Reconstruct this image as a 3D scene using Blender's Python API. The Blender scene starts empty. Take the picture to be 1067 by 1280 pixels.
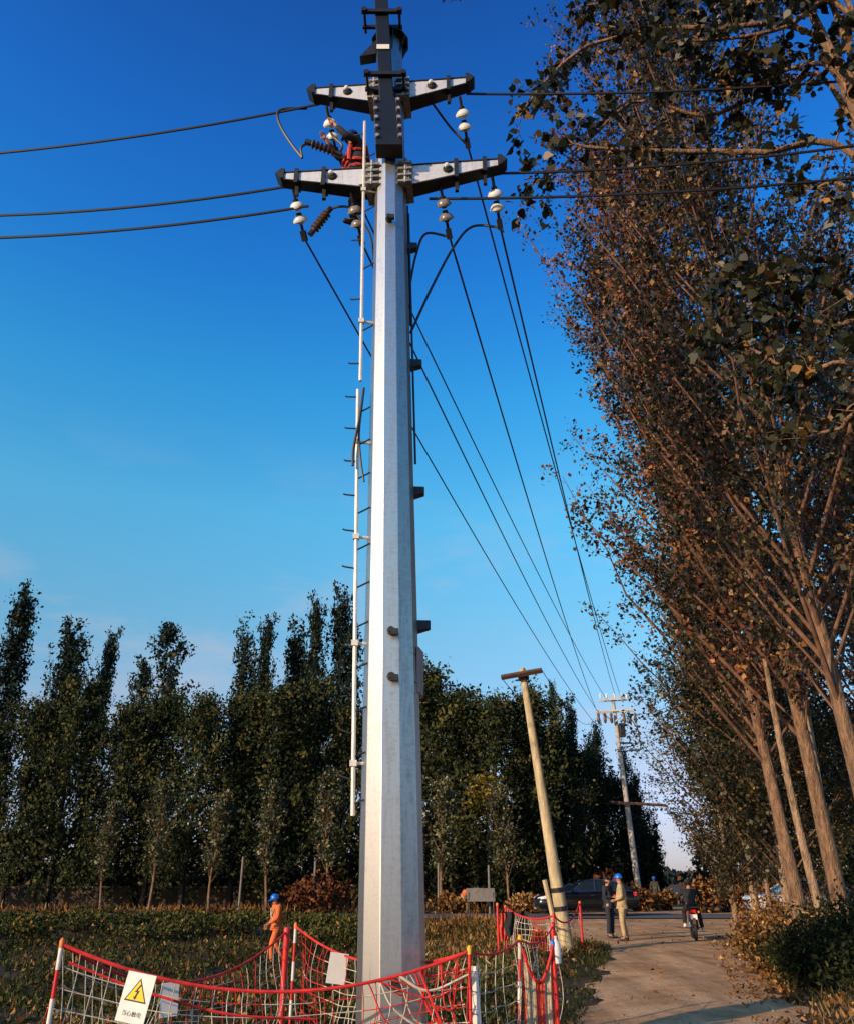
import bpy, math, random
import numpy as np
from mathutils import Vector, Matrix
R = math.radians
col = bpy.context.scene.collection
scene = bpy.context.scene
scene.view_settings.view_transform = 'Standard'
scene.view_settings.look = 'None'
scene.view_settings.exposure = 0
# ---------------------------------------------------------------- camera
CAMH, PITCH, F = 1.65, R(24.6), 1000.0
cam = bpy.data.cameras.new('camera')
cam.sensor_fit = 'HORIZONTAL'; cam.sensor_width = 36; cam.lens = 36*F/1067
cam.clip_start = 0.05; cam.clip_end = 3000
camo = bpy.data.objects.new('camera', cam); col.objects.link(camo)
camo.location = (0, 0, CAMH); camo.rotation_euler = (R(90)+PITCH, 0, 0)
scene.camera = camo
def ray(px, py):
    a = (px-533.5)/F; b = -(py-640)/F
    c, s = math.cos(PITCH), math.sin(PITCH)
    return Vector((a, c - b*s, s + b*c))
def at(px, py, Y):
    d = ray(px, py); return Vector((0, 0, CAMH)) + d*(Y/d.y)
def gnd(px, py, z=0.0):
    d = ray(px, py); return Vector((0, 0, CAMH)) + d*((z-CAMH)/d.z)
# ---------------------------------------------------------------- object helpers
def link(o, parent=None):
    col.objects.link(o)
    if parent is not None: o.parent = parent
    return o
def tag(o, label=None, cat=None, group=None, kind=None):
    if label: o['label'] = label
    if cat: o['category'] = cat
    if group: o['group'] = group
    if kind: o['kind'] = kind
    return o
def empty(name, loc=(0, 0, 0), rz=0, label=None, cat=None, group=None):
    o = bpy.data.objects.new(name, None); o.empty_display_size = .2
    o.location = loc; o.rotation_euler = (0, 0, rz); link(o)
    return tag(o, label, cat, group)
def copy_tree(o, parent=None):
    c = o.copy(); col.objects.link(c)
    if parent is not None: c.parent = parent
    for ch in list(o.children): copy_tree(ch, c)
    return c
def perp(d):
    d = Vector(d).normalized()
    a = Vector((0, 0, 1)) if abs(d.z) < .9 else Vector((1, 0, 0))
    u = d.cross(a).normalized(); return u, d.cross(u).normalized()
class MB:
    def __init__(s): s.v = []; s.f = []
    def add(s, vs, fs):
        n = len(s.v); s.v += [tuple(v) for v in vs]; s.f += [tuple(i+n for i in f) for f in fs]; return s
    def hexa(s, p):   # 8 points: bottom 4 ccw, top 4 ccw
        return s.add(p, [(3,2,1,0),(4,5,6,7),(0,1,5,4),(1,2,6,5),(2,3,7,6),(3,0,4,7)])
    def box(s, c, d, M=None):
        x, y, z = d[0]/2, d[1]/2, d[2]/2
        p = [Vector(q) for q in [(-x,-y,-z),(x,-y,-z),(x,y,-z),(-x,y,-z),(-x,-y,z),(x,-y,z),(x,y,z),(-x,y,z)]]
        if M is not None: p = [M @ q for q in p]
        return s.hexa([q+Vector(c) for q in p])
    def tube(s, pts, rad, n=8, cap=True):
        pts = [Vector(p) for p in pts]; m = len(pts)
        if not hasattr(rad, '__len__'): rad = [rad]*m
        vs = []; u = None
        for i, p in enumerate(pts):
            d = (pts[min(i+1, m-1)]-pts[max(i-1, 0)])
            d = d.normalized() if d.length > 1e-9 else Vector((0,0,1))
            if u is None: u, w = perp(d)
            else:
                u = (u - d*u.dot(d)); u = u.normalized() if u.length > 1e-6 else perp(d)[0]; w = d.cross(u)
            for k in range(n):
                a = 2*math.pi*k/n; vs.append(p+(u*math.cos(a)+w*math.sin(a))*rad[i])
        fs = [(i*n+k, i*n+(k+1)%n, (i+1)*n+(k+1)%n, (i+1)*n+k) for i in range(m-1) for k in range(n)]
        if cap: fs += [tuple(range(n-1, -1, -1)), tuple(range((m-1)*n, m*n))]
        return s.add(vs, fs)
    def lathe(s, prof, o, ax=(0,0,1), n=16):   # prof [(r, h)]
        ax = Vector(ax).normalized(); u, w = perp(ax); o = Vector(o); vs = []
        for r, h in prof:
            for k in range(n):
                a = 2*math.pi*k/n; vs.append(o+ax*h+(u*math.cos(a)+w*math.sin(a))*max(r, .0005))
        m = len(prof)
        fs = [(i*n+k, i*n+(k+1)%n, (i+1)*n+(k+1)%n, (i+1)*n+k) for i in range(m-1) for k in range(n)]
        fs += [tuple(range(n-1, -1, -1)), tuple(range((m-1)*n, m*n))]
        return s.add(vs, fs)
    def build(s, name, mat, parent=None, smooth=False, bevel=0, loc=None):
        me = bpy.data.meshes.new(name); me.from_pydata(s.v, [], s.f); me.update()
        if smooth:
            me.polygons.foreach_set('use_smooth', [True]*len(me.polygons))
            try: me.set_sharp_from_angle(angle=R(40))
            except Exception: pass
        me.materials.append(mat)
        o = bpy.data.objects.new(name, me); link(o, parent)
        if loc is not None: o.location = loc
        if bevel:
            b = o.modifiers.new('bevel', 'BEVEL'); b.width = bevel; b.segments = 2; b.limit_method = 'ANGLE'
        return o
def build_two(name, a, ma, b, mb_, parent):
    m = MB(); m.add(a.v, a.f); k = len(m.f); m.add(b.v, b.f); o = m.build(name, ma, parent); o.data.materials.append(mb_)
    o.data.polygons.foreach_set('material_index', [0]*k+[1]*(len(m.f)-k)); return o
def curve_pts(ctrl, n=24):
    """Catmull-Rom through control points"""
    c = [Vector(p) for p in ctrl]; c = [c[0]*2-c[1]] + c + [c[-1]*2-c[-2]]; out = []
    seg = len(c)-3
    for i in range(seg):
        p0, p1, p2, p3 = c[i:i+4]; k = max(2, n//seg)
        for j in range(k):
            t = j/k
            out.append(.5*((2*p1)+(p2-p0)*t+(2*p0-5*p1+4*p2-p3)*t*t+(3*p1-p0-3*p2+p3)*t**3))
    out.append(c[-2]); return out
# ---------------------------------------------------------------- materials
def new_mat(name):
    m = bpy.data.materials.new(name); m.use_nodes = True
    nt = m.node_tree; return m, nt, nt.nodes['Principled BSDF']
def mat(name, c, rough=.6, metal=0, var=.25, scale=6, bump=0, bscale=40, c2=None, spec=.5, stretch=None, coat=0):
    m, nt, b = new_mat(name); N = nt.nodes; L = nt.links
    tc = N.new('ShaderNodeTexCoord'); src = tc.outputs['Object']
    if stretch:
        mp = N.new('ShaderNodeMapping'); mp.inputs['Scale'].default_value = stretch
        L.new(src, mp.inputs['Vector']); src = mp.outputs['Vector']
    nz = N.new('ShaderNodeTexNoise'); nz.inputs['Scale'].default_value = scale; nz.inputs['Detail'].default_value = 6
    nz.inputs['Roughness'].default_value = .65
    L.new(src, nz.inputs['Vector'])
    rp = N.new('ShaderNodeValToRGB'); rp.color_ramp.elements[0].position = .3; rp.color_ramp.elements[1].position = .7
    c = tuple(c)
    lo = tuple(x*(1-var) for x in c); hi = tuple(min(1, x*(1+var)) for x in (c2 or c))
    rp.color_ramp.elements[0].color = lo+(1,); rp.color_ramp.elements[1].color = hi+(1,)
    L.new(nz.outputs['Fac'], rp.inputs['Fac']); L.new(rp.outputs['Color'], b.inputs['Base Color'])
    b.inputs['Roughness'].default_value = rough; b.inputs['Metallic'].default_value = metal
    b.inputs['Specular IOR Level'].default_value = spec
    b.inputs['Coat Weight'].default_value = coat
    if bump:
        n2 = N.new('ShaderNodeTexNoise'); n2.inputs['Scale'].default_value = bscale; n2.inputs['Detail'].default_value = 4
        L.new(src, n2.inputs['Vector'])
        bp = N.new('ShaderNodeBump'); bp.inputs['Strength'].default_value = bump; bp.inputs['Distance'].default_value = .06 if bscale == 14 else .02
        L.new(n2.outputs['Fac'], bp.inputs['Height']); L.new(bp.outputs['Normal'], b.inputs['Normal'])
    return m
def leaf_mat(name, stops, rough=.55, trans=.25, spec=.3):
    """stops: [(pos, colour)] over the per-face tint"""
    m, nt, b = new_mat(name); N = nt.nodes; L = nt.links
    at_ = N.new('ShaderNodeAttribute'); at_.attribute_name = 'tint'
    rp = N.new('ShaderNodeValToRGB'); e = rp.color_ramp.elements
    while len(e) < len(stops): e.new(.5)
    for k, (p, c) in enumerate(stops): e[k].position = p; e[k].color = tuple(c)+(1,)
    L.new(at_.outputs['Fac'], rp.inputs['Fac']); L.new(rp.outputs['Color'], b.inputs['Base Color'])
    b.inputs['Roughness'].default_value = rough; b.inputs['Specular IOR Level'].default_value = spec
    if not trans:
        df = N.new('ShaderNodeBsdfDiffuse'); L.new(rp.outputs['Color'], df.inputs['Color']); L.new(df.outputs[0], N['Material Output'].inputs['Surface']); return m
    tr = N.new('ShaderNodeBsdfTranslucent'); L.new(rp.outputs['Color'], tr.inputs['Color'])
    mx = N.new('ShaderNodeMixShader'); mx.inputs[0].default_value = trans
    L.new(b.outputs[0], mx.inputs[1]); L.new(tr.outputs[0], mx.inputs[2])
    L.new(mx.outputs[0], N['Material Output'].inputs['Surface'])
    return m
def galv(name, base=(.50, .51, .52), metal=.55):
    m, nt, b = new_mat(name); N = nt.nodes; L = nt.links
    tc = N.new('ShaderNodeTexCoord')
    mp = N.new('ShaderNodeMapping'); mp.inputs['Scale'].default_value = (5, 5, .55); L.new(tc.outputs['Object'], mp.inputs['Vector'])
    n1 = N.new('ShaderNodeTexNoise'); n1.inputs['Scale'].default_value = 2.2; n1.inputs['Detail'].default_value = 8; n1.inputs['Roughness'].default_value = .7
    n1.inputs['Distortion'].default_value = 1.2
    L.new(mp.outputs[0], n1.inputs['Vector'])
    vo = N.new('ShaderNodeTexVoronoi'); vo.inputs['Scale'].default_value = 38; L.new(tc.outputs['Object'], vo.inputs['Vector'])
    # diagonal handling scuffs
    mp2 = N.new('ShaderNodeMapping'); mp2.inputs['Scale'].default_value = (3, 3, 9); mp2.inputs['Rotation'].default_value = (.2, .45, 0)
    L.new(tc.outputs['Object'], mp2.inputs['Vector'])
    wv = N.new('ShaderNodeTexNoise'); wv.inputs['Scale'].default_value = 2.5; wv.inputs['Detail'].default_value = 9; wv.inputs['Roughness'].default_value = .75
    L.new(mp2.outputs[0], wv.inputs['Vector'])
    ad = N.new('ShaderNodeMath'); ad.operation = 'MULTIPLY_ADD'; L.new(vo.outputs['Color'], ad.inputs[0]); ad.inputs[1].default_value = .18; L.new(n1.outputs['Fac'], ad.inputs[2])
    a2 = N.new('ShaderNodeMath'); a2.operation = 'MULTIPLY_ADD'; L.new(wv.outputs['Fac'], a2.inputs[0]); a2.inputs[1].default_value = .7; L.new(ad.outputs[0], a2.inputs[2])
    rp = N.new('ShaderNodeValToRGB'); e = rp.color_ramp.elements
    e[0].position = .55; e[1].position = 1.25 if False else 1.0
    e[0].color = tuple(x*.62 for x in base)+(1,); e[1].color = tuple(x*1.2 for x in base)+(1,)
    L.new(a2.outputs[0], rp.inputs['Fac']); L.new(rp.outputs['Color'], b.inputs['Base Color'])
    b.inputs['Metallic'].default_value = metal
    mr = N.new('ShaderNodeMapRange'); L.new(a2.outputs[0], mr.inputs['Value']); mr.inputs['From Min'].default_value = .4; mr.inputs['From Max'].default_value = 1.1
    mr.inputs['To Min'].default_value = .52; mr.inputs['To Max'].default_value = .32; L.new(mr.outputs[0], b.inputs['Roughness'])
    return m
M = dict(
    zinc=galv('galvanised_steel', (.43, .42, .405), .90),
    zinc_arm=galv('galvanised_arm', (.55, .54, .52), .25),
    dark=mat('dark_steel', (.022, .021, .022), .5, .4, .4, 12),
    black=mat('black_rubber', (.012, .012, .013), .6),
    mast=mat('black_painted_steel', (.008, .008, .009), .45, .2, .35, 5),
    bolt=mat('bolt_steel', (.32, .30, .27), .45, .5, .5, 20),
    white_metal=mat('white_tube', (.62, .58, .52), .4, .1, .15, 8),
    porcelain=mat('white_porcelain', (.72, .70, .66), .15, 0, .12, 8, coat=.4),
    brown=mat('brown_polymer', (.10, .05, .03), .45, 0, .3, 8),
    rust=mat('rusty_steel', (.10, .05, .035), .7, .2, .4, 9),
    concrete=mat('pale_concrete', (.46, .36, .21), .85, 0, .42, 4, .3, 60, stretch=(3, 3, .6)),
    concrete_grey=mat('grey_concrete', (.42, .38, .33), .85, 0, .2, 5, .3, 60),
    wire=mat('black_cable', (.014, .014, .017), .5),
    red=mat('red_cord', (.60, .022, .018), .75, 0, .4, 9),
    redpost=mat('red_paint', (.60, .02, .018), .45, 0, .15, 6),
    whitepost=mat('white_paint', (.70, .65, .58), .55, 0, .3, 7),
    cord=mat('white_cord', (.58, .50, .38), .85, 0, .45, 9),
    yellow=mat('yellow_cap', (.80, .42, .02), .5, 0, .1),
    orange=mat('orange_cap', (.80, .17, .02), .5, 0, .1),
    blue=mat('blue_cap', (.02, .12, .55), .35, 0, .1),
    signwhite=mat('sign_white', (.74, .71, .66), .5, 0, .16, 9),
    signyellow=mat('sign_yellow', (.85, .58, .01), .5, 0, .05),
    signblack=mat('sign_black', (.02, .02, .02), .6),
    signback=mat('sign_pale', (.72, .68, .62), .55, 0, .06, 5),
    pinkplate=mat('faded_plate', (.36, .24, .22), .6, 0, .3, 5),
    redcloth=mat('red_net_band', (.55, .05, .03), .85, 0, .4, 18, .6, 60),
    tancloth=mat('tan_net_fabric', (.42, .34, .22), .9, 0, .4, 22, .6, 60),
    blackcloth=mat('black_cloth', (.012, .012, .014), .9),
    skin=mat('skin', (.42, .20, .12), .6, 0, .12, 10),
    hair=mat('hair', (.015, .012, .01), .6),
    navy=mat('navy_cloth', (.015, .018, .03), .85, 0, .35, 14, .4, 40),
    khaki=mat('khaki_cloth', (.42, .30, .16), .85, 0, .25, 10, .4, 40),
    orangecloth=mat('orange_cloth', (.62, .13, .03), .85, 0, .3, 10, .4, 40),
    camo=mat('mottled_cloth', (.16, .10, .06), .85, 0, .5, 9, .4, 40, c2=(.40, .28, .16)),
    shoe=mat('shoe', (.02, .018, .016), .6),
    whiteshoe=mat('white_shoe', (.75, .72, .68), .6),
    helmet=mat('blue_helmet', (.01, .14, .62), .25, 0, .08, coat=.3),
    helmetdark=mat('dark_blue_helmet', (.01, .03, .16), .25, 0, .08, coat=.3),
    carblack=mat('black_car_paint', (.006, .006, .008), .18, .1, .1, coat=.8),
    carsilver=mat('white_car_paint', (.60, .60, .60), .2, .1, .08, coat=.8),
    glass=mat('car_glass', (.012, .018, .03), .06, 0, .1, coat=.6),
    chrome=mat('chrome', (.6, .6, .6), .12, 1, .05),
    tyre=mat('tyre', (.012, .012, .012), .8),
    rim=mat('rim', (.42, .42, .43), .3, .7, .1),
    headlamp=mat('headlamp_lens', (.75, .75, .75), .08, 0, .1, coat=.6),
    taillamp=mat('tail_lamp', (.50, .012, .01), .15, 0, .1, coat=.6),
    greyboard=mat('grey_board', (.17, .15, .13), .8, 0, .3, 4),
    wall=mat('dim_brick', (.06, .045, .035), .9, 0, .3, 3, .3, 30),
    bark_warm=mat('warm_bark', (.20, .115, .065), .95, 0, .75, 5, 1.0, 14, stretch=(2.5, 2.5, .7)), limb=mat('limb_bark', (.135, .066, .038), .95, 0, .6, 5),
    bark_pale=mat('pale_bark', (.28, .18, .11), .95, 0, .75, 5, 1.0, 14, stretch=(2.5, 2.5, .8)), porcelain_grey=mat('grey_porcelain', (.20, .18, .17), .2, 0, .3, 8, coat=.4),
    bark_dark=mat('dark_bark', (.018, .013, .010), .9, 0, .4, 6),
)
# ---------------------------------------------------------------- sky and sun
SUN_EL, SUN_HEAD = R(17.5), R(48)      # shadows run 48 degrees right of the view direction
w = bpy.data.worlds.new('World'); scene.world = w; w.use_nodes = True
nt = w.node_tree; N = nt.nodes; L = nt.links
sk = N.new('ShaderNodeTexSky'); sk.sky_type = 'NISHITA'; sk.sun_disc = False
sk.sun_elevation = SUN_EL; sk.sun_rotation = SUN_HEAD + math.pi
sk.air_density = 1.0; sk.dust_density = .6; sk.ozone_density = 2.0
hs = N.new('ShaderNodeHueSaturation'); hs.inputs['Saturation'].default_value = 1.35; hs.inputs['Value'].default_value = 1.0
L.new(sk.outputs[0], hs.inputs['Color'])
tcz = N.new('ShaderNodeTexCoord'); sz = N.new('ShaderNodeSeparateXYZ'); L.new(tcz.outputs['Generated'], sz.inputs[0])
gr = N.new('ShaderNodeValToRGB'); e = gr.color_ramp.elements      # grade of the clear autumn sky by elevation
SKY = [(.03, (.94,.94,1.75)), (.129, (1.55,1.19,1.34)), (.267, (2.2,2.0,1.69)), (.407, (2.3,2.85,2.3)), (.539, (1.3,2.7,2.65)), (.653, (.85,2.1,2.8)), (.747, (.8,1.7,2.65)), (.86, (.8,1.15,2.0))]
while len(e) < len(SKY): e.new(.5)
for k, (p, c) in enumerate(SKY): e[k].position = p; e[k].color = tuple(v/3 for v in c)+(1,)
L.new(sz.outputs['Z'], gr.inputs['Fac'])
g2 = N.new('ShaderNodeVectorMath'); g2.operation = 'MULTIPLY'; L.new(hs.outputs[0], g2.inputs[0]); L.new(gr.outputs[0], g2.inputs[1])
g3 = N.new('ShaderNodeVectorMath'); g3.operation = 'SCALE'; g3.inputs['Scale'].default_value = 3; L.new(g2.outputs[0], g3.inputs[0])
# faint wisps of high cloud near the horizon
tc = N.new('ShaderNodeTexCoord'); mp = N.new('ShaderNodeMapping'); mp.inputs['Scale'].default_value = (2.2, 2.2, 7); mp.inputs['Location'].default_value = (.35, 0, .2)
L.new(tc.outputs['Generated'], mp.inputs['Vector'])
nz = N.new('ShaderNodeTexNoise'); nz.inputs['Scale'].default_value = 1.6; nz.inputs['Detail'].default_value = 7; nz.inputs['Roughness'].default_value = .62
L.new(mp.outputs[0], nz.inputs['Vector'])
rp = N.new('ShaderNodeValToRGB'); rp.color_ramp.elements[0].position = .50; rp.color_ramp.elements[1].position = .80
rp.color_ramp.elements[1].color = (.75, .75, .75, 1)
L.new(nz.outputs['Fac'], rp.inputs['Fac'])
sx = N.new('ShaderNodeSeparateXYZ'); L.new(tc.outputs['Generated'], sx.inputs[0])
mr = N.new('ShaderNodeMapRange'); mr.inputs['From Min'].default_value = .5; mr.inputs['From Max'].default_value = .15
L.new(sx.outputs['Z'], mr.inputs['Value'])
mm = N.new('ShaderNodeMath'); mm.operation = 'MULTIPLY'; L.new(rp.outputs['Color'], mm.inputs[0]); L.new(mr.outputs[0], mm.inputs[1])
mx = N.new('ShaderNodeMixRGB'); mx.inputs['Color2'].default_value = (6.0, 5.2, 5.6, 1)
L.new(mm.outputs[0], mx.inputs['Fac']); L.new(g3.outputs[0], mx.inputs['Color1'])
bg = N['Background']; bg.inputs['Strength'].default_value = .11
L.new(mx.outputs[0], bg.inputs['Color'])
sun = bpy.data.lights.new('sun', 'SUN'); sun.energy = 4.8; sun.angle = R(.5); sun.color = (1, .74, .47)
so = bpy.data.objects.new('sun', sun); link(so)
sd = Vector((math.sin(SUN_HEAD)*math.cos(SUN_EL), math.cos(SUN_HEAD)*math.cos(SUN_EL), -math.sin(SUN_EL)))
so.rotation_euler = sd.to_track_quat('-Z', 'Y').to_euler(); so.location = (-20, -20, 30)
# ---------------------------------------------------------------- terrain
def ss(t): t = np.clip(t, 0, 1); return t*t*(3-2*t)
def road_l(y): return 1.9 + .245*(y-11.7) - 4.2*ss((y-22)/12)*(1-ss((y-44)/5))
def road_r(y): return 4.75 + .27*(y-11.7) + 2.6*ss((y-24)/11)*(1-ss((y-44)/5)) - .06*np.maximum(np.asarray(y, float)-46, 0)
def bumps(x, y):
    return (.5*np.sin(x*1.7+1.3*np.sin(y*.9))*np.cos(y*1.3+x*.4)+.3*np.sin(x*3.9+y*2.7)+.2*np.sin(x*7.3-y*6.1+1))
def zt(x, y):
    x = np.asarray(x, float); y = np.asarray(y, float)
    d = np.maximum(road_l(y)-x, x-road_r(y))            # distance outside the lane
    left = road_l(y)-x
    dip = -.45*ss((left-1.6)/3)*ss((y-12)/6)*(1-ss((y-31)/6))
    b = .05*bumps(x, y)*ss((d-.1)/1.2)*(1-ss((y-120)/200))*np.where((y > 37.5) & (y < 45), 0, 1)
    bank = .10*ss((d-.2)/1.0)*(1-ss((d-2)/3))*ss((x-road_r(y))/.3)*(y < 36)
    return dip+b+bank-.03*ss((d+.05)/.3)*0
def zf(x, y): return float(zt(x, y))
xs = np.unique(np.concatenate([np.linspace(-14, 14, 113), np.linspace(-60, 60, 81), np.linspace(-1500, 1500, 25)]))
ys = np.unique(np.concatenate([np.linspace(2, 46, 177), np.linspace(-60, 140, 81), np.linspace(-1500, 2500, 33)]))
X, Y = np.meshgrid(xs, ys); Z = zt(X, Y)
inlane = (X > road_l(Y)-.05) & (X < road_r(Y)+.05)
Z = np.where(inlane, np.minimum(Z, 0), Z)
def grid_mesh(name, X, Y, Z, material):
    ny, nx = X.shape; me = bpy.data.meshes.new(name)
    v = np.stack([X, Y, Z], -1).reshape(-1, 3)
    i = np.arange(ny*nx).reshape(ny, nx)
    f = np.stack([i[:-1, :-1], i[:-1, 1:], i[1:, 1:], i[1:, :-1]], -1).reshape(-1, 4)
    me.from_pydata(v.tolist(), [], f.tolist()); me.polygons.foreach_set('use_smooth', [True]*len(f)); me.update()
    me.materials.append(material); o = bpy.data.objects.new(name, me); return link(o)
def ground_mat(name, cs, scale, bump=.6, rough=.95, patch=False):
    m, nt, b = new_mat(name); N = nt.nodes; L = nt.links
    tc = N.new('ShaderNodeTexCoord')
    a = N.new('ShaderNodeTexNoise'); a.inputs['Scale'].default_value = scale; a.inputs['Detail'].default_value = 9; a.inputs['Roughness'].default_value = .7
    L.new(tc.outputs['Object'], a.inputs['Vector'])
    rp = N.new('ShaderNodeValToRGB'); e = rp.color_ramp.elements
    while len(e) < len(cs): e.new(.5)
    for k, c in enumerate(cs): e[k].position = .32+.36*k/(len(cs)-1); e[k].color = tuple(c)+(1,)
    L.new(a.outputs['Fac'], rp.inputs['Fac'])
    g = N.new('ShaderNodeTexNoise'); g.inputs['Scale'].default_value = 35; g.inputs['Detail'].default_value = 6; L.new(tc.outputs['Object'], g.inputs['Vector'])
    mr = N.new('ShaderNodeMapRange'); mr.inputs['From Min'].default_value = .3; mr.inputs['From Max'].default_value = .7; mr.inputs['To Min'].default_value = .72; mr.inputs['To Max'].default_value = 1.2
    L.new(g.outputs['Fac'], mr.inputs['Value'])
    mu = N.new('ShaderNodeMixRGB'); mu.blend_type = 'MULTIPLY'; mu.inputs['Fac'].default_value = 1
    if patch:      # damp patches and wheel-worn streaks along the lane
        mp = N.new('ShaderNodeMapping'); mp.inputs['Rotation'].default_value = (0, 0, R(14)); mp.inputs['Scale'].default_value = (1.5, .22, 1); L.new(tc.outputs['Object'], mp.inputs['Vector'])
        p2 = N.new('ShaderNodeTexNoise'); p2.inputs['Scale'].default_value = 1.1; p2.inputs['Detail'].default_value = 7; p2.inputs['Roughness'].default_value = .68; L.new(mp.outputs[0], p2.inputs['Vector'])
        m2 = N.new('ShaderNodeMapRange'); m2.inputs['From Min'].default_value = .33; m2.inputs['From Max'].default_value = .62; m2.inputs['To Min'].default_value = .55; m2.inputs['To Max'].default_value = 1.08; L.new(p2.outputs['Fac'], m2.inputs['Value'])
        mu2 = N.new('ShaderNodeMixRGB'); mu2.blend_type = 'MULTIPLY'; mu2.inputs['Fac'].default_value = 1; L.new(rp.outputs[0], mu2.inputs['Color1']); L.new(m2.outputs[0], mu2.inputs['Color2']); rp = mu2
    L.new(rp.outputs[0], mu.inputs['Color1']); L.new(mr.outputs[0], mu.inputs['Color2']); L.new(mu.outputs[0], b.inputs['Base Color'])
    b.inputs['Roughness'].default_value = rough; b.inputs['Specular IOR Level'].default_value = .2
    bp = N.new('ShaderNodeBump'); bp.inputs['Strength'].default_value = bump; bp.inputs['Distance'].default_value = .03
    L.new(g.outputs['Fac'], bp.inputs['Height']); L.new(bp.outputs[0], b.inputs['Normal'])
    return m
tag(grid_mesh('ground', X, Y, Z, ground_mat('field_soil', [(.016, .016, .008), (.035, .026, .014), (.10, .055, .026), (.045, .04, .018)], .55)), kind='structure')
# dirt lane, running away between the trees
yy = np.concatenate([np.linspace(1, 36, 141), np.linspace(37, 130, 60), np.linspace(140, 400, 12)])
tt = np.linspace(0, 1, 13)
rag = lambda y, s: .14*np.sin(y*1.9+s)+.09*np.sin(y*4.7+2*s)+.05*np.sin(y*11+s)
fl = 0*yy          # the lane widens at the crossing
lx = road_l(yy)+rag(yy, .4)-fl*1.3; rx = road_r(yy)+rag(yy, 2.1)+fl*1.5
LX = lx[:, None]*(1-tt)+rx[:, None]*tt; LY = np.repeat(yy[:, None], 13, 1)
crown = .035*np.sin(np.pi*tt)[None, :]
ruts = -.018*(np.exp(-((tt-.27)/.1)**2)+np.exp(-((tt-.73)/.1)**2))[None, :]
LZ = np.maximum(zt(LX, LY), 0)*0 + .012 + crown*(LY < 36) + ruts*(LY < 36)
tag(grid_mesh('dirt_road', LX, LY, LZ, ground_mat('packed_dirt', [(.34, .165, .070), (.50, .265, .118), (.64, .37, .185), (.43, .225, .098)], .8, .6, patch=True)), kind='structure')
cx = np.linspace(-60, 70, 131); cy = np.array([39.3, 40.2, 41.5, 43.2, 44.2])
CX, CY = np.meshgrid(cx, cy)
tag(grid_mesh('paved_cross_road', CX, CY, np.full_like(CX, .05), mat('worn_asphalt', (.085, .08, .08), .9, 0, .25, 3, .3, 50)), kind='structure')
# ---------------------------------------------------------------- the main steel pole
B0, B1 = at(489.5, 1280, 8.5), at(488, 180, 8.5)
def axis(z):
    t = (z-B0.z)/(B1.z-B0.z); p = B0.lerp(B1, t); p.z = z; return p
def prad(z):
    t = (z-B0.z)/(B1.z-B0.z); return .326 + (.211-.326)*t
ZTOP = 13.75
pole = empty('utility_pole', axis(0), 0, 'tall tapered galvanized steel pole with four crossarms standing inside the red netting', 'utility pole')
pole_o = axis(0)
def P(p): return Vector(p)-pole_o
NS = 10; ROT = R(-90-18)+R(1.5)
vs = []; zs = [-.3, ZTOP]
for z in zs:
    for k in range(NS):
        a = ROT+2*math.pi*k/NS; r = prad(z); c = axis(z)
        vs.append(P((c.x+r*math.cos(a), c.y+r*math.sin(a), z)))
fs = [(i*NS+k, i*NS+(k+1)%NS, (i+1)*NS+(k+1)%NS, (i+1)*NS+k) for i in range(len(zs)-1) for k in range(NS)]
fs += [tuple(range((len(zs)-1)*NS, len(zs)*NS))]
MB().add(vs, fs).build('shaft', M['zinc'], pole, bevel=.006)
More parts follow.
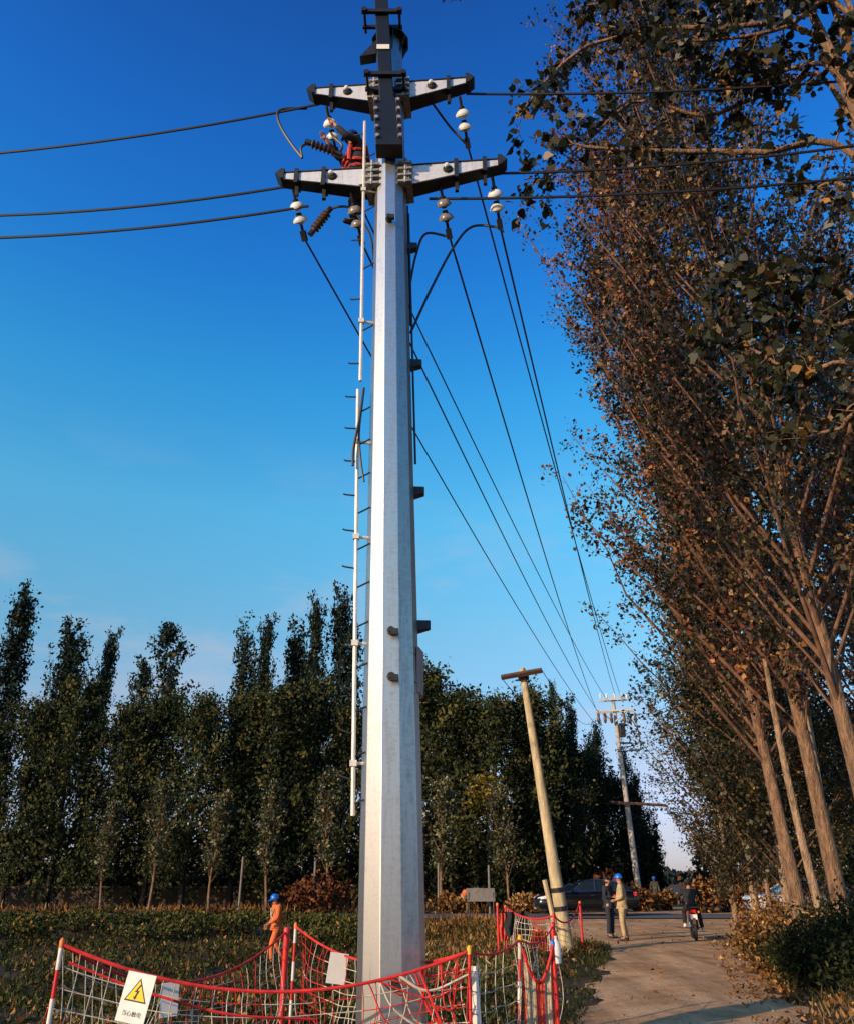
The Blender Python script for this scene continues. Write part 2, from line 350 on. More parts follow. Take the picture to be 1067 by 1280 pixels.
# top flange with gussets
zc = ZTOP; c = axis(zc); fl = MB()
fl.lathe([(.30, 0), (.30, .035)], P((c.x, c.y, zc+.002)), n=10)
for k in range(8):
    a = 2*math.pi*k/8+.2; d = Vector((math.cos(a), math.sin(a), 0)); t = Vector((-d.y, d.x, 0))*.008
    q = P(c); r0 = prad(zc)-.01
    tri = [q+d*r0+Vector((0,0,-.38)), q+d*.29+Vector((0,0,-.003)), q+d*r0+Vector((0,0,-.003))]
    fl.add([p-t for p in tri]+[p+t for p in tri], [(0,1,2),(5,4,3),(0,3,4,1),(1,4,5,2),(2,5,3,0)])
fl.build('top_flange', M['dark'], pole)
TH = R(4.5)
UR = Vector((math.cos(TH), -math.sin(TH), 0)); VF = Vector((-math.sin(TH), -math.cos(TH), 0))   # VF points at the viewer
Zup = Vector((0, 0, 1))
def crossarm(z, side, length, h0=.38, h1=.11, w0=.22, w1=.15):
    o = P(axis(z)); u = UR*side; r0 = prad(z)*.97
    def pt(s, w_, zz): return o + u*s + VF*w_ + Zup*zz
    def sec(s, e=0):
        t = (s-r0)/(length-r0); h = h0+(h1-h0)*t+e; w_ = (w0+(w1-w0)*t)/2+e/2
        return h, w_
    h, w_ = sec(r0); hh, ww = sec(length)
    rise = .05
    a = MB(); q = [pt(r0,-w_,-h),pt(r0,w_,-h),pt(r0,w_,0),pt(r0,-w_,0)]; q2 = [pt(length,-ww,rise-hh),pt(length,ww,rise-hh),pt(length,ww,rise),pt(length,-ww,rise)]
    a.add(q+q2, [(0,1,2,3),(7,6,5,4),(0,4,5,1),(1,5,6,2),(2,6,7,3),(3,7,4,0)])
    arm = a.build('crossarm', M['zinc_arm'], pole, bevel=.012)
    e = MB()          # pointed end cap
    pr = [(-.015,.075),(.03,.075),(.12,-.02),(.03,-.115),(-.015,-.115)]
    e.add([pt(length+x, -ww-.03, rise+y) for x, y in pr]+[pt(length+x, ww+.03, rise+y) for x, y in pr], [(0,1,2,3,4),(9,8,7,6,5)]+[(i,i+5,(i+1)%5+5,(i+1)%5) for i in range(5)])
    e.build('end_plate', M['dark'], arm)
    g = MB()          # dark underside and top lips stand proud
    for zz0, th in ((None, .02),):
        g.add([pt(r0,-w_-.012,-h-.024),pt(r0,w_+.012,-h-.024),pt(r0,w_+.012,-h-.004),pt(r0,-w_-.012,-h-.004),
               pt(length,-ww-.012,rise-hh-.024),pt(length,ww+.012,rise-hh-.024),pt(length,ww+.012,rise-hh-.004),pt(length,-ww-.012,rise-hh-.004)],
              [(0,1,2,3),(7,6,5,4),(0,4,5,1),(1,5,6,2),(2,6,7,3),(3,7,4,0)])
        g.add([pt(r0,-w_-.012,.003),pt(r0,w_+.012,.003),pt(r0,w_+.012,.02),pt(r0,-w_-.012,.02),
               pt(length,-ww-.012,rise+.003),pt(length,ww+.012,rise+.003),pt(length,ww+.012,rise+.02),pt(length,-ww-.012,rise+.02)],
              [(0,1,2,3),(7,6,5,4),(0,4,5,1),(1,5,6,2),(2,6,7,3),(3,7,4,0)])
    g.build('edge_plate', M['dark'], arm)
    rb = MB()         # bolted root clamp
    for dz in (-.02, -.14, -.26, -.38):
        rb.box(pt(r0+.02, 0, dz), (.20, w0+.20, .035), Matrix.Rotation(-TH, 3, 'Z'))
        for wv in (-.19, -.13, .13, .19): rb.lathe([(.026,-.05),(.026,.05)], pt(r0+.03, wv, dz+.02), n=8)
    rb.box(pt(r0+.07, 0, -h0/2), (.03, w0+.14, h0+.06), Matrix.Rotation(-TH, 3, 'Z'))
    rb.build('root_clamp', M['bolt'], arm)
    t = MB(); sm = r0+(length-r0)*.46; t.lathe([(.07,0),(.07,.015),(.055,.03)], pt(sm, sec(sm)[1]+.001, -.10), VF, 14)
    t.build('hole_cover', M['dark'], arm, True)
    t = MB(); t.lathe([(.034,0),(.034,.04),(.016,.055)], pt(sm-.01*side, sec(sm)[1]+.03, -.075), VF, 12); t.build('bolt_head', M['porcelain'], arm, True)
    for s in ((.72,) if length < 1.4 else (.55, .85)):    # hanger straps
        b = MB(); sl = r0+(length-r0)*s; h_, w2 = sec(sl)
        b.box(pt(sl, 0, -h_-.03+rise*s), (.06, w2*2+.07, .03), Matrix.Rotation(-TH, 3, 'Z'))
        b.box(pt(sl, w2+.03, -h_/2-.02+rise*s), (.06, .025, h_+.12), Matrix.Rotation(-TH, 3, 'Z'))
        b.box(pt(sl, 0, -h_-.13+rise*s), (.05, .05, .20), Matrix.Rotation(-TH, 3, 'Z'))
        b.build('hanger_strap', M['dark'], arm)
    return arm
ZU = at(488, 112, 8.5).z; ZL = at(488, 216, 8.5).z
for sd_ in (-1, 1):
    crossarm(ZU, sd_, 1.17); crossarm(ZL, sd_, 1.56)
# climbing rail on the left, two lengths of tube with pegs
def rail(p0, p1, Yd, npeg, nclip):
    a, b = at(*p0, Yd), at(*p1, Yd); m = MB(); m.tube([P(a), P(b)], .022, 8)
    ro = m.build('climbing_rail', M['white_metal'], pole, True); rnd = random.Random(3)
    for k in range(npeg):
        t = (k+.5)/npeg; p = P(a.lerp(b, t)); s = 1 if k % 2 else -1
        MB().tube([p+Vector((.02*s,-.01,0)), p+Vector((.13*s, -.05*s, .04)), p+Vector((.16*s,-.06*s,.055))], .010, 6).build('peg', M['dark'], ro, True)
    for k in range(nclip):
        t = (k+.6)/nclip; p = a.lerp(b, t); q = axis(p.z); q = q+(p-q).normalized()*prad(p.z)*.9
        MB().tube([P(p), P(q)], .018, 6).box(P(p), (.07, .07, .06)).build('rail_clip', M['white_metal'], ro)
rail((456, 152), (450.5, 476), 8.42, 9, 2); rail((447.5, 487), (441, 1020), 8.42, 22, 4)
# cable clamps along the right, nameplates, bolts, wire bands
for (px, py, w_) in ((514, 311, .16), (519, 457, .17), (523, 616, .15), (528, 783, .17)):
    p = at(px, py, 8.6); q = axis(p.z); m = MB(); d = (p-q); d.z = 0; d.normalize()
    s = q+d*prad(p.z)*.95
    m.hexa([P(s)+v for v in ([Vector((0,-.06,-.09)),Vector((w_,-.05,-.04)),Vector((w_,.05,-.04)),Vector((0,.06,-.09)),Vector((0,-.06,.05)),Vector((w_,-.05,.05)),Vector((w_,.05,.05)),Vector((0,.06,.05))])])
    m.build('cable_bracket', M['dark'], pole, bevel=.01)
for (px, py) in ((486, 275), (489, 789), (489, 846), (492, 1229)):
    p = at(px, py, 8.5-.3); z = p.z; q = axis(z); r = prad(z)*math.cos(R(18)); yy_ = q.y-r
    p = at(px, py, yy_); m = MB()
    m.lathe([(.045,.0),(.045,.03),(.028,.032),(.028,.10)], P(p), (0,-1,0), 10); m.box(P(p)+Vector((.04,-.09,-.03)), (.08,.05,.06))
    m.build('step_socket', M['dark'], pole, True)
p0 = at(524, 812, 8.55); p1 = at(526, 868, 8.55); m = MB()
m.box(P((p0+p1)/2)+Vector((.0,0,0)), (.02, .26, (p0.z-p1.z)), Matrix.Rotation(R(-12), 3, 'Z')); m.build('nameplate', M['pinkplate'], pole)
for z in (at(489, 812, 8.2).z, at(489, 848, 8.2).z):
    c = axis(z); m = MB()
    m.tube([P((c.x+(prad(z)+.004)*math.cos(ROT+2*math.pi*k/NS), c.y+(prad(z)+.004)*math.sin(ROT+2*math.pi*k/NS), z)) for k in range(2, 5)], .003, 5); m.build('wire_band', M['dark'], pole)
# cables running down the back right and left of the shaft
cc = MB()
for (za, zb, an, off) in ((10.4, 8.3, 20, .03), (10.2, 6.2, 8, .03)):
    pts = []
    for k in range(14):
        z = za+(zb-za)*k/13; c = axis(z); r = prad(z)+off; pts.append(P((c.x+r*math.cos(R(an)), c.y+r*math.sin(R(an)), z)))
    cc.tube(pts, .016, 6)
cc.build('down_cable', M['wire'], pole, True)
cc = MB(); cc.tube([P(p) for p in curve_pts([at(455,485,8.4), at(450,520,8.35), at(442,560,8.35), at(441,582,8.35)], 16)], .018, 6)
cc.tube([P(p) for p in curve_pts([at(454,495,8.4), at(449,540,8.38), at(451,575,8.38), at(455,602,8.38)], 16)], .014, 6); cc.build('loose_lead', M['wire'], pole, True)
# ---------------------------------------------------------------- lifting mast strapped to the pole head
q0 = at(486.5, 186, 8.5-.36); q1 = at(476.5, 0, 8.5-.36); dq = (q1-q0)/(q1.z-q0.z)
q2 = q0+dq*(16.6-q0.z)
mast = empty('lifting_mast', q0, 0, 'black square steel mast clamped to the head of the steel pole', 'lifting mast')
def Q(p): return Vector(p)-q0
def prism(m, a, b, wx, wy):
    m.hexa([Q(a)+Vector(v) for v in ((-wx,-wy,0),(wx,-wy,0),(wx,wy,0),(-wx,wy,0))]+[Q(b)+Vector(v) for v in ((-wx,-wy,0),(wx,-wy,0),(wx,wy,0),(-wx,wy,0))])
m = MB(); prism(m, q0, q2, .105, .10); m.build('mast_column', M['mast'], mast, bevel=.012)
m = MB(); prism(m, q0+dq*-.05, q0+dq*.85, .19, .125); m.build('foot_clamp', M['mast'], mast, bevel=.012)
m = MB(); bm_ = q0+dq*.1
for k in range(5):
    for sx_ in (-.16, .16): MB().lathe([(.03,0),(.03,.04)], Q(bm_+dq*(.18*k))+Vector((sx_,-.125,0)), (0,-1,0), 8).build('clamp_bolt', M['bolt'], mast)
for py in (102, 24):
    p = at(474, py, 8.5-.36); b = q0+dq*(p.z-q0.z); m = MB()
    m.box(Q(b)+Vector((0,-.13,0)), (.62, .05, .07)); m.box(Q(b)+Vector((0,.12,0)), (.62,.04,.06))
    for sx_ in (-.27, .27): m.tube([Q(b)+Vector((sx_,-.15,0)), Q(b)+Vector((sx_,.22,0))], .022, 6); m.lathe([(.045,-.02),(.045,.02)], Q(b)+Vector((sx_,-.16,0)), (0,1,0), 8)
    m.build('clamp_bar', M['dark'], mast)
p = at(471, 67, 8.5-.36); b = q0+dq*(p.z-q0.z); m = MB(); m.box(Q(b)+Vector((-.01,-.115,0)), (.19,.012,.10)); m.build('nameplate', M['signback'], mast)
m = MB()   # wedge bracket left of the mast
bb = Q(b); tri = [(-.12,-.06),(-.36,-.12),(-.12,.26)]
m.add([bb+Vector((x,-.05,z)) for x, z in tri]+[bb+Vector((x,.1,z)) for x, z in tri], [(0,1,2),(5,4,3),(0,3,4,1),(1,4,5,2),(2,5,3,0)]); m.build('wedge_bracket', M['dark'], mast)
# ---------------------------------------------------------------- far white pole
YF = 55.0
fb = gnd(800, 1124); YFB = YF
fb = at(800, 1130, YF); fb.z = 0; ft = at(765, 870, YF)
far = empty('utility_pole', fb, 0, 'distant pale pole with white twin crossarms where the wires gather, behind the black car', 'utility pole')
def FQ(p): return Vector(p)-fb
def fax(z): return fb+(ft-fb)*(z/ft.z)
MB().tube([FQ(fax(-.2)), FQ(fax(6)), FQ(ft)], [.205,.165,.11], 14).build('shaft', M['concrete_grey'], far, True)
zz1 = at(766, 874, YF).z; zz2 = at(768, 890, YF).z
for z, xa, xb, py in ((zz1, 749, 784, 875), (zz2, 744, 794, 889)):
    a = at(xa, py+2, YF+.3); b_ = at(xb, py-2, YF-.3); m = MB()
    for off in (-.2, .2): m.box(FQ((a+b_)/2)+Vector((0,off,0)), ((b_-a).length, .09, .11), Matrix.Rotation(math.atan2(b_.z-a.z, b_.x-a.x)*-1, 3, 'Y'))
    m.build('crossarm', M['white_metal'], far)
m = MB(); m.tube([FQ(at(768, 903, YF-.3)), FQ(at(782, 889, YF-.3))], .05, 6); m.tube([FQ(at(766, 903, YF-.3)), FQ(at(752, 891, YF-.3))], .05, 6); m.build('brace', M['white_metal'], far)
for px in (747, 755, 763, 779, 786, 793):
    a = at(px, 891, YF-.35); MB().lathe([(.03,0),(.10,-.1),(.10,-.22),(.06,-.25),(.11,-.4),(.11,-.55),(.05,-.7)], FQ(a), (0,0,1), 10).build('insulator', M['brown'], far, True)
for px in (750, 758, 768, 776, 783):
    a = at(px, 873, YF-.2); MB().lathe([(.06,0),(.08,.12),(.05,.16),(.08,.25),(.04,.33)], FQ(a), (0,0,1), 8).build('pin_insulator', M['porcelain'], far, True)
m = MB(); m.box(FQ(at(777, 913, YF-.3)), (.36,.4,.9)); m.box(FQ(at(782, 929, YF-.3)), (.8,.2,.10)); m.build('switch_box', M['dark'], far, bevel=.04)
m = MB(); m.tube([FQ(at(762, 1003, YF-.3)), FQ(at(832, 1007, YF-1.2))], .10, 6); m.build('lower_beam', M['rust'], far)
m = MB(); m.tube([FQ(p) for p in curve_pts([at(784,893,YF-.4), at(798,915,YF-.4), at(796,930,YF-.4), at(775,935,YF-.3)], 18)], .035, 5)
m.tube([FQ(p) for p in curve_pts([at(793,893,YF-.4), at(800,935,YF-.4), at(790,938,YF-.4), at(772,940,YF-.3)], 18)], .035, 5); m.build('jumper_lead', M['wire'], far)
# ---------------------------------------------------------------- suspension insulators
AU, AL = axis(ZU), axis(ZL)
def arm_pt(z, s, dz, f=0): return axis(z)+UR*s+Zup*dz+VF*f
to_far = (Vector(ft)-axis(11)); to_far.z = 0; to_far.normalize()
def insulator(p, d, label, pm='porcelain'):
    d = Vector(d).normalized()
    o = empty('insulator', p, 0, label, 'insulator', 'porcelain insulators hung from the steel crossarms')
    MB().tube([(0,0,0), d*.14], .022, 8).build('shackle', M['dark'], o)
    e = d*.14
    for k in range(2):
        c_ = e+d*(.19*k)
        MB().lathe([(.04,0),(.045,.05)], c_, d, 10).build('cap', M['dark'], o, True)
        MB().lathe([(.05,.04),(.085,.065),(.112,.11),(.110,.135),(.09,.125),(.075,.145),(.055,.13),(.03,.17)], c_, d, 20).build('bell', M[pm], o, True)
    e2 = e+d*.40
    m = MB(); m.tube([e+d*.36, e2+d*.14], .022, 8); m.box(e2+d*.12, (.07, .15, .09), d.to_track_quat('Y', 'Z').to_matrix()); m.build('wire_clamp', M['dark'], o)
    return Vector(p)+e2+d*.16
D0 = to_far*.62+Vector((0,0,-.62))
ends = {}
# slots: (arm z, distance along arm)
slots = dict(ur=(ZU, 1.06, 'white insulator pair hanging from the right end of the upper crossarm'),
             ul=(ZU, -.98, 'bright white insulator pair under the left end of the upper crossarm, by the worker'),
             lr=(ZL, 1.46, 'pale insulator pair hanging from the right tip of the lower crossarm'),
             lm=(ZL, .72, 'dark grey insulator pair halfway along the right side of the lower crossarm'),
             ll=(ZL, -1.42, 'white insulator pair under the left tip of the lower crossarm'),
             li=(ZL, -.56, 'dark insulator pair under the lower crossarm just left of the pole'))
for k, (z, s, lab) in slots.items():
    t = (abs(s)-.2)/1.3; p = arm_pt(z, s, -(.36-.22*t)-.04, 0)
    ends[k] = insulator(p, D0, lab, 'porcelain_grey' if k in ('lm', 'li') else 'porcelain')
# ribbed surge arresters on the left
def arrester(a, b, label):
    a, b = Vector(a), Vector(b); o = empty('surge_arrester', a, 0, label, 'surge arrester', 'brown ribbed arresters left of the pole')
    d = (b-a); Ln = d.length; d.normalize(); pr = [(.03, 0)]
    for k in range(6):
        h = Ln*(.12+.13*k); pr += [(.035, h), (.075, h+.02), (.035, h+.05)]
    MB().lathe(pr+[(.03, Ln*.95)], (0,0,0), d, 12).build('ribbed_body', M['brown'], o, True)
    MB().tube([d*-.05, d*.03], .045, 8).build('end_fitting', M['dark'], o); MB().tube([d*(Ln*.93), d*(Ln+.04)], .04, 8).build('end_fitting', M['dark'], o)
arrester(at(386, 178, 8.7), at(424, 192, 8.75), 'brown ribbed arrester lying level beside the worker on the left')
arrester(at(390, 290, 8.9), at(412, 262, 8.85), 'brown ribbed arrester slanting up to the lower left crossarm')
# ---------------------------------------------------------------- wires
def wire(pts, label, r=.014, mat_='wire', name='power_line', group=None, cat='power line'):
    o0 = Vector(pts[0]); o = MB().tube([Vector(p)-o0 for p in pts], r, 6).build(name, M[mat_], None, True, loc=o0)
    return tag(o, label, cat, group)
def sagline(a, b, sag, n=40):
    a, b = Vector(a), Vector(b); return [a.lerp(b, k/n)-Vector((0,0,4*sag*(k/n)*(1-k/n))) for k in range(n+1)]
ft_pts = dict(ur=at(776, 873, YF), lr=at(768, 868, YF), lm=at(745, 888, YF), ul=at(757, 874, YF), li=at(747, 890, YF), ll=at(742, 903, YF))
labs = dict(ur='wire from the upper right crossarm end down to the far pale pole', lr='rightmost wire, from the lower right crossarm tip to the far pale pole',
            lm='wire from the middle of the right lower arm to the far pale pole', ul='wire from the upper left arm passing behind the pole to the far pale pole',
            li='wire from just left of the pole, running behind it to the far pale pole', ll='lowest long wire, from the lower left arm tip past the pole to the far pole')
for k in ends: wire(sagline(ends[k], ft_pts[k], .55), labs[k], .016, group='wires running to the far pole')
tn = math.tan(TH)
def cross(name_, s_l, s_r, z, pl, pr, lab_l, lab_r, dz):
    for s, p_, sgn, lab in ((s_l, pl, -1, lab_l), (s_r, pr, 1, lab_r)):
        a = arm_pt(z, s, dz, -.12); X_ = (p_[0]-533.5)/1000*13
        b = at(p_[0], p_[1], 8.6-X_*tn); d = b-a
        pts = [a+d*t+Vector((0,0,-.10*4*t*(1-t) if t < 1 else 0)) for t in np.linspace(0,1,16)]
        e = pts[-1]-pts[-2]
        pts += [b+e*k*3 for k in range(1, 14)]
        wire(pts, lab, .020, group='wires crossing left to right')
cross('a', -1.12, 1.16, ZU, (0, 191), (1067, 100), 'topmost wire leaving the picture on the left from the upper crossarm', 'topmost wire running right from the upper crossarm into the leaves', -.05)
cross('b', -1.56, 1.56, ZL, (0, 269), (1067, 182), 'middle wire leaving left from the tip of the lower crossarm', 'middle wire running right from the lower crossarm tip behind the branch', -.01)
cross('c', -1.2, .55, ZL, (0, 297), (1067, 222), 'lowest wire leaving the picture on the left under the lower crossarm', 'lowest of the wires running right from under the lower crossarm', -.42)
zz = ends
wire(curve_pts([ends['lm'], at(532,292,8.95), at(520,318,8.9), at(512,357,8.75)], 24), 'short slack jumper from the middle right insulator back to the pole', .018, name='jumper_cable', cat='cable')
wire(curve_pts([ends['lr'], at(590,283,9.0), at(567,308,9.0), at(540,358,8.9), at(513,416,8.75)], 30), 'long slack jumper arcing from the rightmost insulator back to the pole', .018, name='jumper_cable', cat='cable')
wire(curve_pts([ends['ur'], at(562,158,8.8), arm_pt(ZU, .60, -.26)], 16), 'short lead from the upper right insulator up to its crossarm', .018, name='jumper_cable', cat='cable')
wire(curve_pts([at(384,135,8.75), at(355,136,8.75), at(347,143,8.75), at(352,160,8.75), at(366,182,8.75), at(378,197,8.75)], 30), 'slack loop of black cable hanging left of the upper crossarm', .022, name='jumper_cable', cat='cable')
wire(curve_pts([at(378,197,8.75), at(377,184,8.72), at(386,178,8.7)], 14), 'short hooked lead at the left end of the level ribbed arrester', .018, name='jumper_cable', cat='cable')
wire(curve_pts([at(424,192,8.75), at(428,182,8.75), at(418,172,8.75), at(414,166,8.8)], 14), 'short lead joining the level arrester to the white insulator above', .018, name='jumper_cable', cat='cable')
wire(curve_pts([at(412,262,8.85), at(425,258,8.8), at(440,262,8.75), at(462,292,8.6), at(468,330,8.75)], 24), 'dark lead from the slanting arrester round to the back of the pole', .018, name='jumper_cable', cat='cable')
# faint line from the far pole off to the right and from the leaning pole
wire(sagline(at(793, 893, YF), at(860, 868, 44), .3), 'faint wire leaving the far pole to the right', .02)
wire(sagline(at(797, 897, YF), at(860, 872, 44), .3), 'faint lower wire leaving the far pole to the right', .02)
# ---------------------------------------------------------------- leaning concrete pole
LB, LT = gnd(709, 1193), at(652, 836, 21.6)
lp = empty('concrete_pole', LB, 0, 'short leaning pale pole with a brown crossbar, standing beside the dirt road', 'utility pole')
def LQ(p): return Vector(p)-LB
l_ax = lambda t: LB.lerp(LT, t)
MB().tube([LQ(l_ax(-.03)), LQ(l_ax(.05)), LQ(l_ax(.22))], [.175,.17,.158], 14).build('stub', M['concrete'], lp, True)
MB().tube([LQ(l_ax(.2203)), LQ(l_ax(.3)), LQ(l_ax(.5)), LQ(l_ax(.8)), LQ(l_ax(1))], [.152,.145,.125,.10,.085], 14).build('shaft', M['concrete'], lp, True)
m = MB(); a, b_ = at(626, 847, 21.45), at(677, 838, 21.2); m.tube([LQ(a), LQ(b_)], .075, 4); m.build('crossbar', M['rust'], lp)
m = MB(); m.tube([LQ(l_ax(.955)), LQ(l_ax(.985))], .15, 10); m.build('clamp_band', M['rust'], lp)
sp0, sp1 = l_ax(.075)+Vector((-.20,-.05,0)), l_ax(.235)+Vector((-.29,-.05,0))
m = MB(); m.tube([LQ(sp0), LQ(sp1)], .06, 6); m.build('splint', M['concrete'], lp)
for ta in (.135, .195): MB().tube([LQ(l_ax(ta)), LQ(l_ax(ta+.015))], .178, 12).build('shadow_band', M['dark'], lp)  # dark bands paint the shadow patch where the pole is spliced
wire(sagline(b_, at(738, 905, 52), .5), 'thin wire from the right end of the leaning pole crossbar', .011)
wire(sagline(a, at(700, 905, 52), .5), 'thin wire from the left end of the leaning pole crossbar into the trees', .011)
# ---------------------------------------------------------------- vegetation
def unit(v): return v/np.maximum(np.linalg.norm(v, axis=-1, keepdims=True), 1e-9)
def leaves_mesh(name, pos, size, tint, rng, material, aspect=.62, up=.0, dirs=None, six=False):
    n = len(pos); d = unit(rng.normal(size=(n, 3)) + (np.array([0, 0, up]) if dirs is None else dirs))
    q = unit(np.cross(d, unit(rng.normal(size=(n, 3))))); nn = np.cross(d, q)
    s = np.asarray(size).reshape(-1, 1)*(.45+1.0*rng.random((n, 1))**1.3)
    a = pos; t = pos+d*s
    l = pos+d*s*.42+q*s*aspect*.5+nn*s*.10; r = pos+d*s*.42-q*s*aspect*.5+nn*s*.10
    if six:
        f = lambda c, w_, z: pos+d*s*c+q*s*aspect*w_+nn*s*z
        v = np.stack([a, f(.16, -.42, .05), f(.45, -.46, .09), f(.74, -.20, .03), t-nn*s*.05, f(.74, .20, .03), f(.45, .46, .09), f(.16, .42, .05)], 1).reshape(-1, 3); k = 8
    else: v = np.stack([a, r, t, l], 1).reshape(-1, 3); k = 4
    me = bpy.data.meshes.new(name); me.vertices.add(k*n); me.vertices.foreach_set('co', v.astype(np.float32).ravel())
    me.loops.add(k*n); me.loops.foreach_set('vertex_index', np.arange(k*n, dtype=np.int32))
    me.polygons.add(n); me.polygons.foreach_set('loop_start', np.arange(0, k*n, k, dtype=np.int32))
    me.update(calc_edges=True)
    at_ = me.attributes.new('tint', 'FLOAT', 'FACE'); at_.data.foreach_set('value', np.clip(tint, 0, 1).astype(np.float32))
    me.materials.append(material); return me
class Tubes:
    """many tapered tubes into one array-built mesh"""
    def __init__(s): s.V = []; s.Fc = []; s.n = 0; s.mi = []
    def add(s, pts, rad, k=5, mi=0):
        pts = np.asarray(pts, float); m = len(pts); rad = np.asarray(rad, float)
        d = np.gradient(pts, axis=0); d = unit(d)
        ref = np.array([1., 0, 0]) if abs(d[:, 0]).mean() < .7 else np.array([0, 1., 0])
        u = unit(np.cross(d, ref)); w_ = np.cross(d, u)
        a = 2*np.pi*np.arange(k)/k
        v = pts[:, None]+(u[:, None]*np.cos(a)[None, :, None]+w_[:, None]*np.sin(a)[None, :, None])*rad[:, None, None]
        i = np.arange(m*k).reshape(m, k)+s.n
        j = np.roll(i, -1, 1)
        s.Fc.append(np.stack([i[:-1], j[:-1], j[1:], i[1:]], -1).reshape(-1, 4)); s.V.append(v.reshape(-1, 3)); s.n += m*k; s.mi += [mi]*((m-1)*k)
    def mesh(s, name, material):
        me = bpy.data.meshes.new(name); v = np.concatenate(s.V); f = np.concatenate(s.Fc)
        me.vertices.add(len(v)); me.vertices.foreach_set('co', v.astype(np.float32).ravel())
        me.loops.add(f.size); me.loops.foreach_set('vertex_index', f.astype(np.int32).ravel())
        me.polygons.add(len(f)); me.polygons.foreach_set('loop_start', np.arange(0, f.size, 4, dtype=np.int32)); me.update(calc_edges=True)
        me.polygons.foreach_set('use_smooth', [True]*len(f)); me.materials.append(material); me.materials.append(M['limb'] if material.name != 'dark_bark' else material); me.polygons.foreach_set('material_index', s.mi); return me
def grow(seed, H, r0, limbs, start, length, tilt, twigs, twig_len, nleaf, lsize, wood, leafm, lean=(0, 0), curl=.35, tuft=.12,
         top_tuft=True, tint=(.5, .25), wobble=.12, bias=None, stems=1, twig_r=.008, sun_side=.12, aspect=.62):
    """returns (wood mesh, leaf mesh); the base stands at the origin"""
    rng = np.random.default_rng(seed); T = Tubes(); tw0, tw1, tcol = [], [], []
    for st in range(stems):
        ang = rng.uniform(0, 6.28); sp = (0 if stems == 1 else H*.07)
        Hs = H*(1 if st == 0 else rng.uniform(.72, .96)); off = np.array([math.cos(ang), math.sin(ang)])*sp*(st > 0)
        tz = np.linspace(0, 1, 14); ph = rng.uniform(0, 6.28, 4)
        tx = np.stack([lean[0]*tz**1.4+off[0]*tz**.6+wobble*(np.sin(tz*5+ph[0])-math.sin(ph[0])), lean[1]*tz**1.4+off[1]*tz**.6+wobble*(np.sin(tz*4+ph[1])-math.sin(ph[1])), Hs*tz], -1)
        tx[0, 2] = -.25
        rt = r0*(1-tz)**.85*(1 if st == 0 else .7)+.010; rt[0] *= 1.3; rt[1] *= 1.08
        T.add(tx, rt, 8)
        nl = limbs if st == 0 else limbs*2//3; az = rng.uniform(0, 6.28)
        for i in range(nl):
            t = start+(.97-start)*((i+rng.random()*.8)/nl); az += 2.4+rng.normal()*.4
            k = t*13; i0 = min(int(k), 12); b = tx[i0]+(tx[i0+1]-tx[i0])*(k-i0)
            Lm = length((t-start)/(1-start))*rng.choice([.5, .8, 1., 1.1, 1.3])*rng.uniform(.85, 1.15); a = tilt(t)*rng.uniform(.8, 1.2)
            hd = np.array([math.cos(az), math.sin(az), 0.])
            if bias is not None:
                hd = unit(hd+np.array(list(bias)+[0.])*.8)
            s_ = np.linspace(0, 1, 7); ang_ = a*(1-curl*s_)
            dz = np.cos(ang_); dr = np.sin(ang_); step = Lm/6
            pts = b+np.concatenate([[[0, 0, 0]], np.cumsum(hd*dr[1:, None]+np.array([0, 0, 1.])*dz[1:, None], 0)*step])
            pts[1:] += rng.normal(size=(6, 3))*.035*Lm/2.5*s_[1:, None]
            rb = min(np.interp(t, tz, rt)*.42, .0052*Lm+.006)
            T.add(pts, rb*(1-s_)**.8+.005, 5, 1)
            for j in range(twigs):
                u = .18+.82*(j+rng.random())/twigs; k2 = u*6; j0 = min(int(k2), 5); p = pts[j0]+(pts[j0+1]-pts[j0])*(k2-j0)
                ld = unit(pts[j0+1]-pts[j0]); d = unit(ld*.9+rng.normal(size=3)*.62+np.array([0, 0, .15])); tl = twig_len*rng.uniform(.5, 1.3)*(1-.35*u)
                e = p+d*tl; mid = p+d*tl*.5+rng.normal(size=3)*.06*tl
                if twig_r: T.add(np.stack([p, mid, e]), [twig_r, twig_r*.7, twig_r*.4], 3, 1)
                tw0.append(p); tw1.append(e); tcol.append(rng.normal()*tint[1]*.7)
        if top_tuft:
            for j in range(max(3, twigs)):
                p = tx[11]+(tx[13]-tx[11])*rng.random(); e = p+np.array([rng.normal()*.3, rng.normal()*.3, .7])*twig_len; tw0.append(p); tw1.append(e); tcol.append(0)
    tw0, tw1, tcol = map(np.array, (tw0, tw1, tcol)); ln = np.linalg.norm(tw1-tw0, axis=1); pr = ln/ln.sum()
    idx = rng.choice(len(tw0), nleaf, p=pr); u = rng.random(nleaf)**.8
    pos = tw0[idx]+(tw1[idx]-tw0[idx])*(.1+u[:, None])+rng.normal(size=(nleaf, 3))*tuft
    pos[:, 2] = np.maximum(pos[:, 2], .15)
    tv = tint[0]+tcol[idx]+rng.normal(size=nleaf)*tint[1]
    return T.mesh('trunk', wood), leaves_mesh('crown', pos, lsize, tv, rng, leafm, aspect)
def tree(name, meshes, loc, rz, sc, label, cat='tree', group=None):
    o = empty(name, loc, rz, label, cat, group); o.scale = sc
    for n, me in zip(('trunk', 'crown'), meshes): link(bpy.data.objects.new(n, me), o)
    return o
